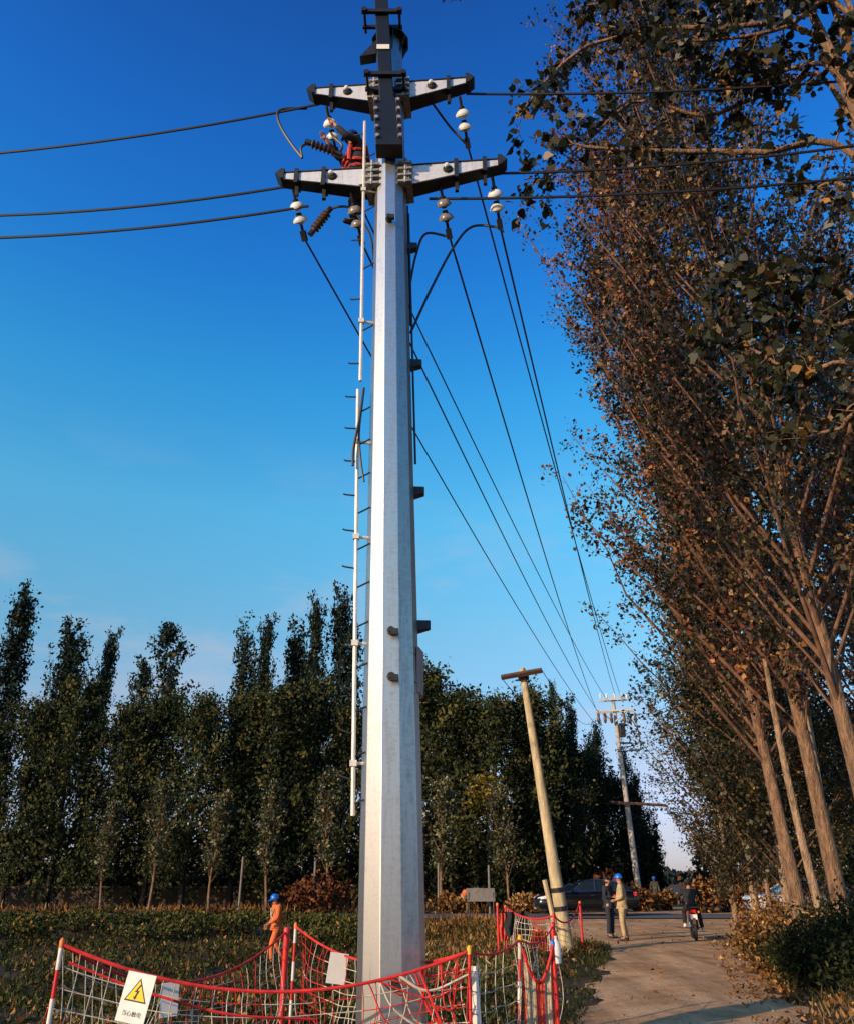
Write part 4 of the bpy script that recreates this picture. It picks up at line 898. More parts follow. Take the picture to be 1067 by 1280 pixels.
def net(a, b, sag, label, cell=.135, bottom=.14, seed=1, rope_r=.012, r=.0038, wcol='cord', rcol='red', red_frac=.35, bulge=.15, drop=None, name='safety_net', bottom_sag=.3, skew=.11, group='safety nets hung between the posts'):
    rng = random.Random(seed); a = Vector(a); b = Vector(b); o = empty(name, a, 0, label, 'safety net', group); Ln = (b-a).length
    nc = max(3, int(Ln/cell)); side = Vector((b-a)); side.z = 0; side.normalize(); nrm = Vector((-side.y, side.x, 0))
    def top(t): p = a.lerp(b, t); p.z -= 4*sag*t*(1-t); return p
    def low(t):
        p = a.lerp(b, t); g = zf(p.x, p.y); p.z = g+bottom; return p
    Hm = max((top(0)-low(0)).z, .4); nr = max(3, int((drop or Hm)/cell))
    ph = [rng.uniform(0, 6.28) for _ in range(4)]
    def g(t, v):
        p = top(t).lerp(low(t), v)
        w_ = bulge*math.sin(v*math.pi*.9)*(math.sin(t*9+ph[0])+.6*math.sin(t*17+v*3+ph[1]))*.6
        return p+nrm*w_+side*(skew*math.sin(v*4+t*7+ph[2])*v)+Vector((0,0,.02*math.sin(t*23+v*6+ph[3])*v))-a
    MB().tube([top(k/40)-a for k in range(41)], rope_r, 7).build('top_rope', M[rcol], o, True)
    mw, mr_ = MB(), MB()
    for i in range(nc+1):
        t = i/nc+rng.uniform(-.2, .2)/nc; t = min(max(t, 0), 1); redz = math.sin(t*5+ph[1]) > 1-2*red_frac
        for seg in range(2):
            m = mr_ if (redz and rng.random() < .75) or rng.random() < .08 else mw
            m.tube([g(t, (seg+k/4)/2) for k in range(5)], r, 4, False)
    for j in range(1, nr+1):
        v = j/nr
        for i in range(0, nc, 3):
            t0, t1 = i/nc, min((i+3)/nc, 1); tm = (t0+t1)/2; redz = math.sin(tm*5+ph[1]) > 1-2*red_frac
            m = mr_ if (redz and rng.random() < .7) or rng.random() < .08 else mw
            m.tube([g(t0+(t1-t0)*k/6, v) for k in range(7)], r, 4, False)
    build_two('netting', mw, M[wcol], mr_, M['red'], o)
    return o, top, g
E = Vector((0, 0, -.02))
T1, T2, T2b, T3, T4, T5, T6, T6b, T7, T8, T10 = [p[1]+E for p in (p1, p2, p2b, p3, p4, p5, p6, p6b, p7, p8, p10)]
def sag_for(a, b, px, py):      # sag that lets the rope pass a seen point
    best = (9, 0)
    for s in range(0, 90):
        for t in range(5, 96, 2):
            t_ = t/100; p = a.lerp(b, t_); p.z -= 4*s/100*t_*(1-t_)
            d = p-Vector((0,0,CAMH)); c, sn = math.cos(PITCH), math.sin(PITCH)
            zc_ = d.y*c+d.z*sn; u = 533.5+F*d.x/zc_; v = 640-F*(-d.y*sn+d.z*c)/zc_
            e = math.hypot(u-px, v-py)
            if e < best[0]: best = (e, s/100)
    return best[1]
s1 = sag_for(T1, T3, 310, 1239)
n1 = net(T1, T3, s1, 'front safety net of white and red cord carrying the yellow warning sign', seed=3, red_frac=.45, rope_r=.014)
n2 = net(T1, T2, sag_for(T1, T2, 260, 1224), 'left side safety net running back to the thick red post', seed=5, red_frac=.25)
n3 = net(T2b, T3, sag_for(T2b, T3, 430, 1195), 'back safety net behind the steel pole with the blank pale sign', seed=7, red_frac=.12)
n4 = net(T3, T4, .07, 'right side net between the yellow capped post and the banded post', seed=9, red_frac=.05, cell=.15, bulge=.04, rope_r=.010)
n5 = net(T4, T7, .10, 'net running back from the banded post behind the striped net', seed=11, red_frac=.1, cell=.2, rope_r=.009)
n6 = net(T6b, Vector(T10)+Vector((0, .1, -.02)), .15, 'far net by the cross road with dark cloth hanging on it', seed=13, red_frac=.1, cell=.17, r=.006, rope_r=.022, wcol='cord')
n7 = net(T10, T8, .28, 'last net, a single red rope swagging to the lone red post', seed=15, red_frac=.9, cell=.5, r=.004, rope_r=.02, bottom=.55)
# bunched second rope and tangle by the yellow-capped post
o = n1[0]; a0 = Vector(o.location); rng = random.Random(4); m = MB(); mw = MB()
for k in range(15):
    t0 = rng.uniform(.70, .98); p0 = n1[1](min(t0, .97))-a0; q = T3-a0+Vector((rng.uniform(-.35, .02), rng.uniform(-.05, .05), rng.uniform(-.75, -.05)))
    mid = (p0+q)/2+Vector((rng.uniform(-.12, .12), rng.uniform(-.08, .08), rng.uniform(-.22, .02)))
    (m if k % 4 else mw).tube(curve_pts([p0, mid, q], 10), .007 if k % 3 else .011, 5, False)
build_two('bunched_cord', m, M['red'], mw, M['cord'], o)
m = MB(); m.tube(curve_pts([n1[2](.02, .10), n1[2](.2, .14), n1[2](.4, .25), n1[2](.6, .34)], 24), .010, 5); m.build('inner_red_rope', M['red'], o)
# striped fabric net bunched between two posts
def striped():
    o = empty('striped_net', (p4[0]+p5[0])/2, 0, 'hanging fabric net with a broad red stripe between two fence posts at right', 'safety net'); c = Vector(o.location)
    a, b = T4-c, T5-c; nu, nv = 33, 16
    parts = {'redcloth': MB(), 'tancloth': MB()}
    def pt(u, v):
        p = a.lerp(b, u); topz = p.z-.34*math.sin(math.pi*u)**.9*(1-v); z = topz*(1-v)+(-.02)*v
        squeeze = 1-.10*math.sin(v*math.pi); x = .5+(u-.5)*squeeze
        q = a.lerp(b, x); return Vector((q.x, q.y+.010*math.sin(u*26+v*2)+.005*math.sin(u*61), z))
    for i in range(nu-1):
        u0, u1 = i/(nu-1), (i+1)/(nu-1); k = 'redcloth' if .40 < (u0+u1)/2 < .68 or u0 < .04 or u1 > .96 else 'tancloth'
        for j in range(nv-1):
            v0, v1 = j/(nv-1), (j+1)/(nv-1); parts[k].add([pt(u0,v0), pt(u0,v1), pt(u1,v1), pt(u1,v0)], [(0,1,2,3)])
    build_two('fabric', parts['tancloth'], M['tancloth'], parts['redcloth'], M['redcloth'], o)
    MB().tube([pt(k/30, 0)+Vector((0,-.01,0)) for k in range(31)], .016, 6).build('top_rope', M['red'], o, True)
striped()
def text_mesh(s, size, name, material, parent, M4):
    cu = bpy.data.curves.new(name, 'FONT'); cu.body = s; cu.size = size; cu.align_x = 'CENTER'; cu.align_y = 'CENTER'; cu.extrude = .0005
    tmp = bpy.data.objects.new(name, cu); col.objects.link(tmp); dg = bpy.context.evaluated_depsgraph_get()
    me = bpy.data.meshes.new_from_object(tmp.evaluated_get(dg)); bpy.data.objects.remove(tmp)
    me.materials.clear(); me.materials.append(material); o = bpy.data.objects.new(name, me); link(o, parent); o.matrix_local = M4; return o
def sign(c, w_, h, roll, yaw, label, marked, tilt=0, name='warning_sign'):
    o = empty(name, c, 0, label, 'sign'); o.rotation_euler = (R(90)+tilt, 0, yaw); o.rotation_euler = (Matrix.Rotation(yaw, 3, 'Z') @ Matrix.Rotation(R(90)+tilt, 3, 'X') @ Matrix.Rotation(roll, 3, 'Z')).to_euler()
    MB().box((0,0,0), (w_, h, .006)).build('panel', M['signwhite' if marked else 'signback'], o, bevel=.002)
    if marked:
        def tri(s, cy, z): return [(-s*.5, cy-s*.29, z), (s*.5, cy-s*.29, z), (0, cy+s*.577, z)]
        MB().add(tri(w_*.78, h*.08, .0042), [(0,1,2)]).build('triangle_border', M['signblack'], o)
        MB().add(tri(w_*.65, h*.085, .0054), [(0,1,2)]).build('triangle', M['signyellow'], o)
        s = w_*.17; b = [(.25,1.5),(-.55,.1),(-.05,.15),(-.35,-.75),(-.6,-.6),(-.25,-1.25),(.25,-.75),(.0,-.8),(.45,.45),(-.02,.4),(.55,1.5)]
        MB().add([(x*s, h*.10+y*s*.95, .0066) for x, y in b], [tuple(range(len(b)-1,-1,-1))]).build('lightning_bolt', M['signblack'], o)
        text_mesh('当心触电', w_*.17, 'lettering', M['signblack'], o, Matrix.Translation((0, -h*.32, .0042)))
    return o
c1 = at(170, 1248, 7.15); sign(c1, .235, .335, R(-9), R(-6), 'white warning sign with a yellow lightning triangle on the front net', True, R(-4))
sign(at(212, 1250, 8.35), .16, .27, R(3), R(30), 'small faded pale plate hanging inside the netting right of the warning sign', False, 0, 'plate')
sign(at(422, 1211, 9.75), .20, .29, R(-8), R(14), 'blank pale sign on the back net just left of the steel pole', False, 0, 'sign_board')
sign(at(593, 1246, 8.08), .085, .46, R(3), R(-15), 'narrow white board hanging below the yellow capped post', False, 0, 'sign_board')
# dark cloth on the far net, small pale bag by the blue-capped post
def cloth(c, w_, h, material, label, name):
    m = MB(); nu, nv = 12, 8; c = Vector(c)
    v = [(w_*(i/nu-.5)*(1-.08*math.sin(j)), .05*math.sin(i*1.4+j*.3), -h*j/nv*(1+.06*math.sin(i*1.1))) for j in range(nv+1) for i in range(nu+1)]
    m.add(v, [(j*(nu+1)+i, j*(nu+1)+i+1, (j+1)*(nu+1)+i+1, (j+1)*(nu+1)+i) for j in range(nv) for i in range(nu)])
    return tag(m.build(name, material, None, True, loc=c), label, 'cloth')
cloth(at(645, 1140, 23.0), .62, .55, M['blackcloth'], 'black cloth draped over the far net by the cross road', 'cloth')
cloth(at(629, 1142, 23.2), .22, .62, M['redcloth'], 'red cloth hanging at the left end of the far net', 'cloth')
MB().lathe([(.012,0),(.045,.02),(.05,.12),(.04,.2),(.012,.24),(.02,.27)], (0,0,0), (0,0,1), 12).build('b', M['signback'], None, True, loc=at(696, 1207, 9.5)).name = 'bottle'
tag(bpy.data.objects['bottle'], 'small pale bottle hanging beside the blue capped post', 'bottle')
# ---------------------------------------------------------------- people
def skin_obj(name, verts, edges, radii, material, parent, sub=1):
    me = bpy.data.meshes.new(name); me.from_pydata([tuple(v) for v in verts], edges, []); me.update()
    o = bpy.data.objects.new(name, me); link(o, parent); me.materials.append(material)
    md = o.modifiers.new('skin', 'SKIN')
    if not me.skin_vertices: me.attributes.new
    o.update_tag()
    return o, md
def skinned(name, chain, material, parent, sub=1):
    """chain: list of (key, position, radius, parent key); first is the root"""
    idx = {k: i for i, (k, *_r) in enumerate(chain)}
    me = bpy.data.meshes.new(name); me.from_pydata([tuple(c[1]) for c in chain], [(idx[c[3]], i) for i, c in enumerate(chain) if c[3] is not None], []); me.update()
    o = bpy.data.objects.new(name, me); link(o, parent); me.materials.append(material)
    o.modifiers.new('skin', 'SKIN')
    sv = me.skin_vertices[0].data
    for i, c in enumerate(chain):
        r = c[2]; sv[i].radius = (r, r) if not hasattr(r, '__len__') else r; sv[i].use_root = (i == 0)
    if sub: s = o.modifiers.new('sub', 'SUBSURF'); s.levels = sub; s.render_levels = sub
    me2 = None
    dg = bpy.context.evaluated_depsgraph_get(); me2 = bpy.data.meshes.new_from_object(o.evaluated_get(dg))
    o.modifiers.clear(); o.data = me2; me2.name = name; me2.polygons.foreach_set('use_smooth', [True]*len(me2.polygons)); me2.materials.clear(); me2.materials.append(material)
    return o
V = Vector
STAND = dict(pel=(0,0,.93), bel=(0,.0,1.08), ch=(0,.01,1.27), nk=(0,.01,1.46), hd=(0,-.02,1.60),
    shL=(.18,.01,1.41), elL=(.24,.03,1.13), wrL=(.24,-.08,.90), shR=(-.18,.01,1.41), elR=(-.24,.03,1.13), wrR=(-.24,-.08,.90),
    hiL=(.09,0,.89), knL=(.10,-.02,.49), anL=(.11,.02,.09), hiR=(-.09,0,.89), knR=(-.10,-.02,.49), anR=(-.11,.02,.09), face=(0,-1,0))
def person(loc, rz, label, pose, top, legs, shoes, head=None, group=None, scale=1.0, extras=True, sleeve=True, belt=None):
    J = {k: V(v) for k, v in {**STAND, **pose}.items()}; fwd = J['face'].normalized()
    o = empty('person', loc, rz, label, 'person', group); o.scale = (scale,)*3
    hd = J['hd']; up = (hd-J['nk']).normalized(); fw = (fwd-up*fwd.dot(up)).normalized(); sd = fw.cross(up)
    ch = [('pel', J['pel'], .115, None), ('bel', J['bel'], .105, 'pel'), ('ch', J['ch'], .125, 'bel'), ('nk', J['nk'], .055, 'ch'),
          ('jaw', hd-up*.055+fw*.018, .062, 'nk'), ('mid', hd+up*.015, .088, 'jaw'), ('top', hd+up*.075-fw*.005, .066, 'mid'),
          ('chin', hd-up*.085+fw*.06, .026, 'jaw'), ('nose', hd-up*.012+fw*.108, .013, 'mid'),
          ('earL', hd+sd*.092-up*.01, .014, 'mid'), ('earR', hd-sd*.092-up*.01, .014, 'mid')]
    for s in 'LR':
        ch += [('sh'+s, J['sh'+s], .06, 'ch'), ('el'+s, J['el'+s], .043, 'sh'+s), ('wr'+s, J['wr'+s], .028, 'el'+s),
               ('hi'+s, J['hi'+s], .088, 'pel'), ('kn'+s, J['kn'+s], .058, 'hi'+s), ('an'+s, J['an'+s], .038, 'kn'+s)]
        dn = (J['kn'+s]-J['an'+s]).normalized(); tf = (fwd-V((0,0,fwd.z))).normalized() if abs(fwd.z) < .9 else V((0,-1,0))
        ch += [('to'+s, J['an'+s]+tf*.15+V((0,0,-.045)), .03, 'an'+s)]
        d = (J['wr'+s]-J['el'+s]).normalized(); u = (tf-d*tf.dot(d)); u = u.normalized() if u.length > .2 else perp(d)[0]; side = d.cross(u)
        pm = J['wr'+s]+d*.06; ch.append(('pa'+s, pm, .032, 'wr'+s))
        for k, (w_, l1) in enumerate(((-.033, .062), (-.011, .072), (.011, .068), (.031, .052))):
            b = pm+u*-w_+d*.028; c_ = b+d*l1*.55+side*.006; e = c_+d*l1*.42+side*.016
            ch += [('f%d%s' % (k, s), b, .0095, 'pa'+s), ('g%d%s' % (k, s), c_, .0085, 'f%d%s' % (k, s)), ('h%d%s' % (k, s), e, .007, 'g%d%s' % (k, s))]
        b = J['wr'+s]+d*.03+u*.032; ch += [('tb'+s, b, .011, 'pa'+s), ('tc'+s, b+d*.03+u*.02, .010, 'tb'+s), ('td'+s, b+d*.058+u*.022, .008, 'tc'+s)]
    skinned('body', ch, M['skin'], o)
    e = .02; wa = J['pel'].lerp(J['bel'], .35)
    jk = [('w', wa, .150, None), ('bel', J['bel'], .142, 'w'), ('ch', J['ch'], .162, 'bel'), ('col', J['ch'].lerp(J['nk'], .80), .085, 'ch')]
    hem = wa+(J['pel']-J['bel']).normalized()*.10; jk.append(('hem', hem, .155, 'w'))
    for s in 'LR':
        jk += [('sh'+s, J['sh'+s], .088, 'ch'), ('um'+s, J['sh'+s].lerp(J['el'+s], .55), .068, 'sh'+s), ('el'+s, J['el'+s], .060, 'um'+s), ('cu'+s, J['el'+s].lerp(J['wr'+s], .9), .050, 'el'+s)]
    skinned('jacket', jk, top, o)
    tr = [('w', J['pel']+(J['bel']-J['pel'])*.25, .128, None), ('pel', J['pel'], .135, 'w')]
    for s in 'LR':
        tr += [('hi'+s, J['hi'+s], .108, 'pel'), ('th'+s, J['hi'+s].lerp(J['kn'+s], .5), .092, 'hi'+s), ('kn'+s, J['kn'+s], .076, 'th'+s), ('ca'+s, J['kn'+s].lerp(J['an'+s], .5), .070, 'kn'+s), ('an'+s, J['an'+s].lerp(J['kn'+s], .04), .064, 'ca'+s)]
    skinned('trousers', tr, legs, o)
    for s in 'LR':
        a = J['an'+s]; tf = (fwd-V((0,0,fwd.z))).normalized() if abs(fwd.z) < .9 else V((0,-1,0))
        skinned('shoe', [('a', a+V((0,0,.03)), .052, None), ('h', a+V((0,0,-.035))-tf*.03, .05, 'a'), ('m', a+V((0,0,-.045))+tf*.08, .046, 'h'), ('t', a+V((0,0,-.05))+tf*.17, .038, 'm')], shoes, o)
    if extras:
        for s in (-1, 1): MB().lathe([(.003,-.006),(.011,-.003),(.011,.003),(.003,.006)], hd+fw*.088+sd*.034*s+up*.012, fw, 10).build('eye', M['hair'], o, True)
    if head in ('helmet', 'helmetdark'):
        pr = [(.128, -.012), (.128, .0), (.112, .004), (.112, .03), (.102, .065), (.075, .10), (.03, .118), (.004, .122)]
        m = MB(); m.lathe(pr, hd+up*.035, (up-fw*.08).normalized(), 20)
        pk = hd+up*.032+fw*.12; m.add([pk-sd*.09, pk+sd*.09, pk+fw*.055+sd*.06-up*.012, pk+fw*.055-sd*.06-up*.012]+[q+up*.008 for q in (pk-sd*.09, pk+sd*.09, pk+fw*.055+sd*.06-up*.012, pk+fw*.055-sd*.06-up*.012)],
              [(0,1,2,3),(7,6,5,4),(0,4,5,1),(1,5,6,2),(2,6,7,3),(3,7,4,0)])
        m.build('safety_helmet', M[head], o, True)
    else:
        skinned('hair', [('a', hd+up*.035-fw*.03, .090, None), ('b', hd+up*.085-fw*.005, .072, 'a'), ('c', hd-up*.035-fw*.055, .06, 'a')], M['hair'], o)
    if belt:
        m = MB()
        for p, r in belt[1]: m.tube([V(q) for q in p], r, 6)
        m.build(belt[2], belt[0], o, True)
    return o
def loop(c, rx, ry, z, n=18, t=0): return [(c[0]+rx*math.cos(6.2832*k/n), c[1]+ry*math.sin(6.2832*k/n), z+t*math.sin(6.2832*k/n)) for k in range(n+1)]
def face_to(dx, dy): return math.atan2(dx, -dy)      # rotation so that local -Y points along (dx, dy)
pg = gnd(781, 1178)
person((pg.x, pg.y, .02), face_to(-.9, .35), 'man in khaki work clothes and a blue helmet standing on the lane', dict(
    elL=(.23,.05,1.13), wrL=(.15,-.16,1.05), elR=(-.23,.04,1.13), wrR=(-.23,-.07,.90), knR=(-.11,-.03,.49), anR=(-.13,.05,.09)), M['khaki'], M['khaki'], M['shoe'], 'helmet',
    belt=(M['redcloth'], [(loop((-.215,.02), .075, .08, 1.24), .022), (loop((-.215,.02), .075, .08, 1.27), .022)], 'red_armband'))
pg2 = gnd(764, 1174)
person((pg2.x, pg2.y, .02), face_to(.75, -.65), 'bareheaded man in dark clothes facing the man in the blue helmet', dict(
    elL=(.25,.0,1.14), wrL=(.10,-.20,1.12), elR=(-.25,.0,1.14), wrR=(-.06,-.22,1.14)), M['navy'], M['navy'], M['shoe'], None, scale=.97,
    belt=(M['red'], [([(.0,-.225,1.10),(.02,-.235,1.20)], .05)], 'red_card'))
pg3 = at(820, 1133, 54); person((pg3.x, 54, 0), face_to(-.2, -1), 'distant worker in a blue helmet standing on the far road', {}, M['camo'], M['camo'], M['shoe'], 'helmet')
# worker wading through the field, bent forward
pw = at(349, 1119, 24.5); gz = zf(pw.x, 24.5)
person((pw.x, 24.5, gz), face_to(-.8, -.45), 'worker in orange and a blue helmet walking through the field', dict(
    ch=(0,-.03,1.26), nk=(0,-.07,1.44), hd=(0,-.11,1.57), shL=(.18,-.04,1.40), shR=(-.18,-.04,1.40), elL=(.24,-.08,1.12), wrL=(.18,-.28,1.0), elR=(-.24,-.02,1.12), wrR=(-.20,-.18,.95),
    knL=(.10,-.16,.50), anL=(.10,-.12,.09), knR=(-.10,.06,.47), anR=(-.10,.30,.13), face=(0,-1,-.25)), M['orangecloth'], M['orangecloth'], M['shoe'], 'helmet',
    belt=(M['tancloth'], [([(.13,-.15,1.36),(.0,-.185,1.18),(-.14,-.10,1.02)], .022), ([(-.13,-.15,1.36),(.0,-.185,1.18),(.14,-.10,1.02)], .022)], 'harness_strap'))
# lineman squatting on the lower crossarm
la = arm_pt(ZL, -.56, -.52, -.34)
person(la, face_to(-.80, -.35), 'lineman in dark clothes with a red harness standing behind the lower left crossarm', dict(
    ch=(0,-.02,1.27), nk=(0,-.05,1.46), hd=(0,-.09,1.60), shL=(.18,-.03,1.42), shR=(-.18,-.03,1.42), elL=(.25,-.26,1.34), wrL=(.20,-.44,1.54), elR=(-.25,-.24,1.40), wrR=(-.16,-.46,1.58), face=(0,-1,.3)), M['navy'], M['navy'], M['shoe'], 'helmetdark',
    belt=(M['redcloth'], [(loop((0,.0), .175, .165, 1.06), .026), (loop((0,-.01), .185, .172, 1.25, t=.03), .022), (loop((0,.0), .16, .155, .95, t=.02), .026), ([(.12,-.17,1.02),(.15,-.18,1.22),(.12,-.10,1.44),(.10,.10,1.43),(.02,.175,1.2),(-.1,.16,1.02)], .03), ([(-.12,-.17,1.02),(-.15,-.18,1.22),(-.12,-.10,1.44),(-.10,.10,1.43),(-.02,.175,1.2),(.1,.16,1.02)], .03)], 'harness'))
# figure bent behind a grey board across the cross road
pb = at(590, 1140, 45.2)
person((pb.x-.25, 45.0, 0), face_to(1, .1), 'person in orange bent over behind the grey board at the wood edge', dict(
    pel=(0,.18,.86), bel=(0,.08,1.0), ch=(0,-.14,1.10), nk=(0,-.32,1.13), hd=(0,-.44,1.17), shL=(.18,-.18,1.10), shR=(-.18,-.18,1.10), elL=(.22,-.24,.84), wrL=(.16,-.30,.62), elR=(-.22,-.24,.84), wrR=(-.16,-.30,.62),
    hiL=(.09,.17,.83), hiR=(-.09,.17,.83), knL=(.10,.02,.46), knR=(-.10,.06,.46), face=(0,-.6,-.8)), M['orangecloth'], M['camo'], M['shoe'], None)
gbp = at(601, 1138, 44.4); o = empty('grey_board', (gbp.x, 44.45, .0), R(4), 'weathered grey board on thin legs at the edge of the cross road', 'board')
MB().box((0,0,.88), (1.42,.05,.62), Matrix.Rotation(R(-12), 3, 'X')).build('panel', M['greyboard'], o, bevel=.01)
for sx_ in (-.62, .62):
    MB().tube([(sx_,-.02,1.0), (sx_,-.14,.0)], .025, 6).build('leg', M['dark'], o); MB().tube([(sx_,.0,.95), (sx_,.4,.0)], .025, 6).build('leg', M['dark'], o)
# ---------------------------------------------------------------- cars
def car(loc, rz, paint, label):
    o = empty('parked_car', loc, rz, label, 'car')       # front points to local -X, length 4.85, width 1.86
    st = [(-2.42,.50,.66,.62),(-2.36,.30,.76,.78),(-2.15,.22,.86,.88),(-1.5,.20,.97,.92),(-.95,.20,1.02,.93),(0,.20,1.04,.93),(.9,.20,1.06,.93),(1.6,.22,1.08,.92),(2.1,.26,1.06,.88),(2.34,.34,1.02,.80),(2.42,.52,.90,.68)]
    vs = []
    for x, zb, zt_, w_ in st:
        vs += [(x,-w_*.86,zb),(x,-w_,zb+(zt_-zb)*.30),(x,-w_*.99,zb+(zt_-zb)*.72),(x,-w_*.90,zt_-.02),(x,-w_*.45,zt_+.015),(x,w_*.45,zt_+.015),(x,w_*.90,zt_-.02),(x,w_*.99,zb+(zt_-zb)*.72),(x,w_,zb+(zt_-zb)*.30),(x,w_*.86,zb)]
    n = 10; fs = [(i*n+k, (i+1)*n+k, (i+1)*n+(k+1)%n, i*n+(k+1)%n) for i in range(len(st)-1) for k in range(n)]+[tuple(range(n)), tuple(range(len(st)*n-1, (len(st)-1)*n-1, -1))]
    b = MB().add(vs, fs).build('body', paint, o, True); s = b.modifiers.new('sub', 'SUBSURF'); s.levels = s.render_levels = 2
    cb = [(-1.15,1.00,1.02,.80),(-.55,1.0,1.36,.72),(-.15,1.02,1.50,.66),(.5,1.03,1.54,.65),(1.1,1.04,1.50,.66),(1.7,1.05,1.36,.68),(2.15,1.04,1.08,.72)]
    vs = []
    for x, zb, zt_, w_ in cb: vs += [(x,-.86,zb-.03),(x,-w_,zt_-.03),(x,-w_*.6,zt_),(x,w_*.6,zt_),(x,w_,zt_-.03),(x,.86,zb-.03)]
    n = 6; fs = [(i*n+k, (i+1)*n+k, (i+1)*n+(k+1)%n, i*n+(k+1)%n) for i in range(len(cb)-1) for k in range(n)]+[tuple(range(n)), tuple(range(len(cb)*n-1, (len(cb)-1)*n-1, -1))]
    g = MB().add(vs, fs).build('window_glass', M['glass'], o, True)
    rf = MB(); vs = []
    for x, zb, zt_, w_ in cb[1:6]: vs += [(x,-w_-.012,zt_-.035),(x,-w_*.6,zt_+.018),(x,w_*.6,zt_+.018),(x,w_+.012,zt_-.035)]
    fs = [(i*4+k, (i+1)*4+k, (i+1)*4+k+1, i*4+k+1) for i in range(4) for k in range(3)]; rf.add(vs, fs); r_ = rf.build('roof', paint, o, True); so_ = r_.modifiers.new('t', 'SOLIDIFY'); so_.thickness = .02
    for sy in (-1, 1):
        for (xa, za, wa_, xb, zb, wb) in ((-1.1,1.03,.86,-.5,1.38,.73),(.28,1.02,.875,.32,1.52,.665),(1.22,1.03,.875,1.28,1.48,.675),(2.1,1.06,.84,1.72,1.36,.69)):
            MB().tube([(xa,sy*wa_,za),(xb,sy*wb,zb)], .035, 6).build('pillar', paint, o, True)
        MB().tube([(-1.05,sy*.885,1.035),(.3,sy*.90,1.055),(1.9,sy*.885,1.075)], .012, 5).build('window_trim', M['chrome'], o, True)
        MB().lathe([(.02,-.09),(.085,-.07),(.095,0),(.07,.06),(.02,.07)], (-.82,sy*1.0,1.08), (1,0,.1), 12).build('mirror', paint, o, True)
        for x in (.12, 1.1): MB().box((x,sy*.945,.88), (.18,.025,.03)).build('door_handle', M['chrome'], o, bevel=.006)
        hl = MB(); hl.hexa([(-2.40,sy*.52,.66),(-2.20,sy*.91,.72),(-2.05,sy*.915,.72),(-2.30,sy*.52,.66),(-2.35,sy*.52,.78),(-2.16,sy*.88,.84),(-1.92,sy*.90,.88),(-2.25,sy*.52,.80)]); hl.build('headlight', M['headlamp'], o, bevel=.01)
        tl = MB(); tl.hexa([(2.22,sy*.90,.84),(2.44,sy*.62,.82),(2.40,sy*.60,.82),(2.1,sy*.86,.84),(2.20,sy*.89,.99),(2.40,sy*.62,.98),(2.36,sy*.60,.98),(2.05,sy*.86,1.0)]); tl.build('tail_light', M['taillamp'], o, bevel=.01)
        for x in (-1.46, 1.42):
            c = (x, sy*.80, .345); ax = (0, sy, 0)
            ty = MB().lathe([(.22,-.02),(.33,-.02),(.345,.02),(.345,.12),(.325,.15),(.235,.155)], c, ax, 28).build('wheel', M['tyre'], o, True)
            m = MB(); m.lathe([(.235,.10),(.235,.15),(.215,.155),(.20,.12)], c, ax, 28); m.lathe([(.06,.08),(.06,.14),(.03,.15)], c, ax, 12)
            for k in range(5):
                a = 6.283*k/5; m.tube([Vector(c)+Vector((.04*math.cos(a),sy*.13,.04*math.sin(a))), Vector(c)+Vector((.215*math.cos(a),sy*.14,.215*math.sin(a)))], .028, 5)
            m.build('rim', M['rim'], ty, True)
    MB().box((-2.43,0,.60), (.03,.95,.20)).build('grille', M['black'], o, bevel=.01); MB().box((-2.452,0,.46), (.01,.44,.13)).build('number_plate', M['helmetdark'], o)
    MB().box((2.435,0,.62), (.01,.44,.13)).build('number_plate', M['helmetdark'], o)
    return o
def gx(px, Y): d = ray(px, 1148); return d.x/d.y*Y
xc = (gx(664, 42.0)+gx(801, 42.0))/2
car((xc, 41.9, .05), R(3), M['carblack'], 'long black car parked side-on across the end of the lane')
xc2 = gx(1005, 40.6); car((xc2, 40.9, .05), R(-4), M['carsilver'], 'white car half hidden behind the trunks and weeds at right')
# ---------------------------------------------------------------- motorcycle and rider, riding away
mg = gnd(868, 1176); MR = face_to(.22, 1)
mo = empty('motorcycle', (mg.x, mg.y, .025), MR, 'small motorcycle ridden away along the dirt lane', 'motorcycle'); mo.scale = (.93,)*3
for y in (-.62, .60):
    MB().lathe([(.21,-.035),(.265,-.05),(.30,-.03),(.305,0),(.30,.03),(.265,.05),(.21,.035)], (0,y,.305), (1,0,0), 28).build('tyre', M['tyre'], mo, True)
    m = MB(); m.lathe([(.215,-.03),(.215,.03),(.20,.03),(.20,-.03)], (0,y,.305), (1,0,0), 24); m.lathe([(.06,-.06),(.06,.06)], (0,y,.305), (1,0,0), 12)
    for k in range(8): a = .785*k; m.tube([(0,y,.305),(0,y+.2*math.cos(a),.305+.2*math.sin(a))], .006, 4)
    m.build('rim', M['rim'], mo, True)
    f = MB(); pts = [(0,y+.345*math.cos(R(a)),.305+.345*math.sin(R(a))) for a in range(15 if y < 0 else 25, 166, 15)]; f.tube(pts, .055, 6); f.build('mudguard', M['rust'], mo, True)
m = MB(); m.tube([(0,-.32,.85),(0,.1,.62),(0,.45,.60)], .04, 8); m.tube([(0,-.32,.85),(0,-.1,.40),(0,.2,.34),(0,.60,.31)], .03, 8); m.build('frame', M['dark'], mo, True)
m = MB(); m.lathe([(.03,-.17),(.11,-.13),(.13,0),(.12,.1),(.03,.16)], (0,.02,.42), (0,1,.1), 14); m.build('engine', M['rim'], mo, True)
m = MB(); m.lathe([(.03,-.26),(.10,-.22),(.135,-.08),(.12,.1),(.05,.2)], (0,-.15,.80), (0,1,-.1), 14); m.build('fuel_tank', M['redpost'], mo, True)
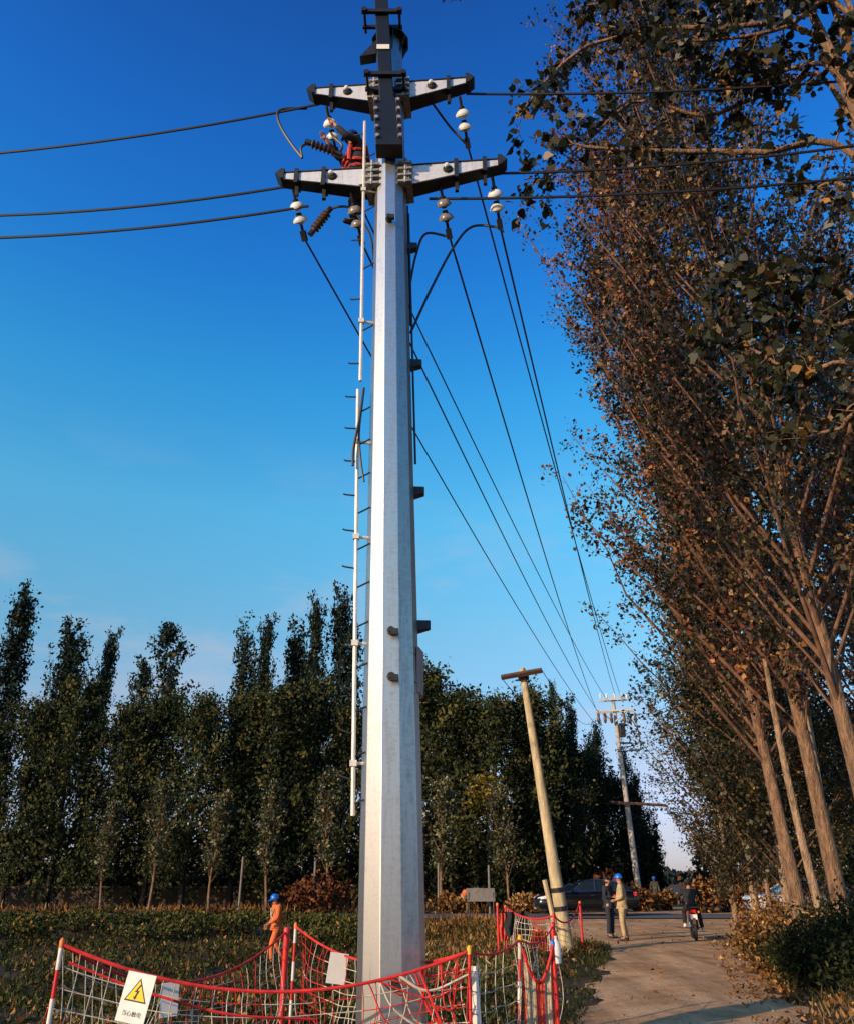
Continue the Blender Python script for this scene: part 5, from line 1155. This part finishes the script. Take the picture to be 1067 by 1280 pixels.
m = MB(); m.hexa([(-.12,.02,.74),(.12,.02,.74),(.14,.66,.80),(-.14,.66,.80),(-.11,.02,.82),(.11,.02,.82),(.13,.66,.89),(-.13,.66,.89)]); m.build('seat', M['black'], mo, bevel=.03)
m = MB(); m.tube([(-.36,-.26,1.04),(-.2,-.32,1.05),(0,-.36,1.0),(.2,-.32,1.05),(.36,-.26,1.04)], .016, 8); m.build('handlebar', M['dark'], mo, True)
for s in (-1, 1):
    MB().tube([(s*.09,-.36,.98),(s*.09,-.62,.305)], .022, 8).build('fork', M['rim'], mo, True)
    MB().tube([(s*.09,.42,.70),(s*.10,.60,.31)], .028, 8).build('shock_absorber', M['rust'], mo, True)
    o = MB().tube([(s*.28,-.3,1.05),(s*.34,-.32,1.2)], .008, 5).lathe([(.01,-.01),(.055,-.006),(.055,.006),(.01,.012)], (s*.36,-.32,1.23), (0,1,0), 12).build('mirror', M['black'], mo, True)
    MB().lathe([(.01,-.02),(.032,-.01),(.03,.02)], (s*.16,.74,.80), (0,1,0), 10).build('indicator', M['orange'], mo, True)
MB().lathe([(.02,-.05),(.085,-.03),(.09,.03),(.03,.05)], (0,-.45,.93), (0,1,0), 14).build('headlight', M['headlamp'], mo, True)
MB().box((0,.76,.82), (.16,.06,.09)).build('tail_light', M['taillamp'], mo, bevel=.015)
MB().box((0,.80,.66), (.20,.008,.14)).build('number_plate', M['signback'], mo)
MB().tube([(.13,.0,.34),(.15,.3,.34),(.15,.75,.42)], .04, 10).build('exhaust', M['rim'], mo, True)
for s in (-1, 1): MB().tube([(s*.05,.05,.33),(s*.24,.05,.33)], .018, 6).build('footpeg', M['dark'], mo)
m = MB(); m.box((0,.74,.93), (.34,.24,.03)); m.build('luggage_rack', M['dark'], mo)
person((mg.x, mg.y, .025), MR, 'rider in black with white shoes seated on the motorcycle, seen from behind', dict(
    pel=(0,.28,.98), bel=(0,.21,1.11), ch=(0,.10,1.27), nk=(0,.02,1.42), hd=(0,-.05,1.53), shL=(.20,.04,1.38), shR=(-.20,.04,1.38), elL=(.34,-.06,1.22), wrL=(.33,-.22,1.08), elR=(-.34,-.06,1.22), wrR=(-.33,-.22,1.08),
    hiL=(.10,.22,.94), hiR=(-.10,.22,.94), knL=(.22,-.14,.80), anL=(.24,.06,.42), knR=(-.22,-.14,.80), anR=(-.27,.14,.30)), M['blackcloth'], M['blackcloth'], M['whiteshoe'], None, scale=.93)
# low wall and posts at the foot of the wood
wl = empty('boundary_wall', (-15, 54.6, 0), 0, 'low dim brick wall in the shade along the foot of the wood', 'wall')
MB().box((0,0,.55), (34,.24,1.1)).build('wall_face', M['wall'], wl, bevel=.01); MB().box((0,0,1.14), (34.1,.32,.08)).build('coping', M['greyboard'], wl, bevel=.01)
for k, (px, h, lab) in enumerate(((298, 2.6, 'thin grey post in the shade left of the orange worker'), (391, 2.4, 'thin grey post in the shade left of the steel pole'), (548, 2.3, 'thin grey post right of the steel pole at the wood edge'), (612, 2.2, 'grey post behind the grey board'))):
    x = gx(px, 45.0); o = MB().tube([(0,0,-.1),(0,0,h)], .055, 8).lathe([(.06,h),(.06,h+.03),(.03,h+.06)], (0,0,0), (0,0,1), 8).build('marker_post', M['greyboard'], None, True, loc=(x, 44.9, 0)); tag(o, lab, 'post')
scene.cycles.max_bounces = 5; scene.cycles.diffuse_bounces = 2; scene.cycles.glossy_bounces = 2; scene.cycles.transmission_bounces = 2; scene.cycles.transparent_max_bounces = 4
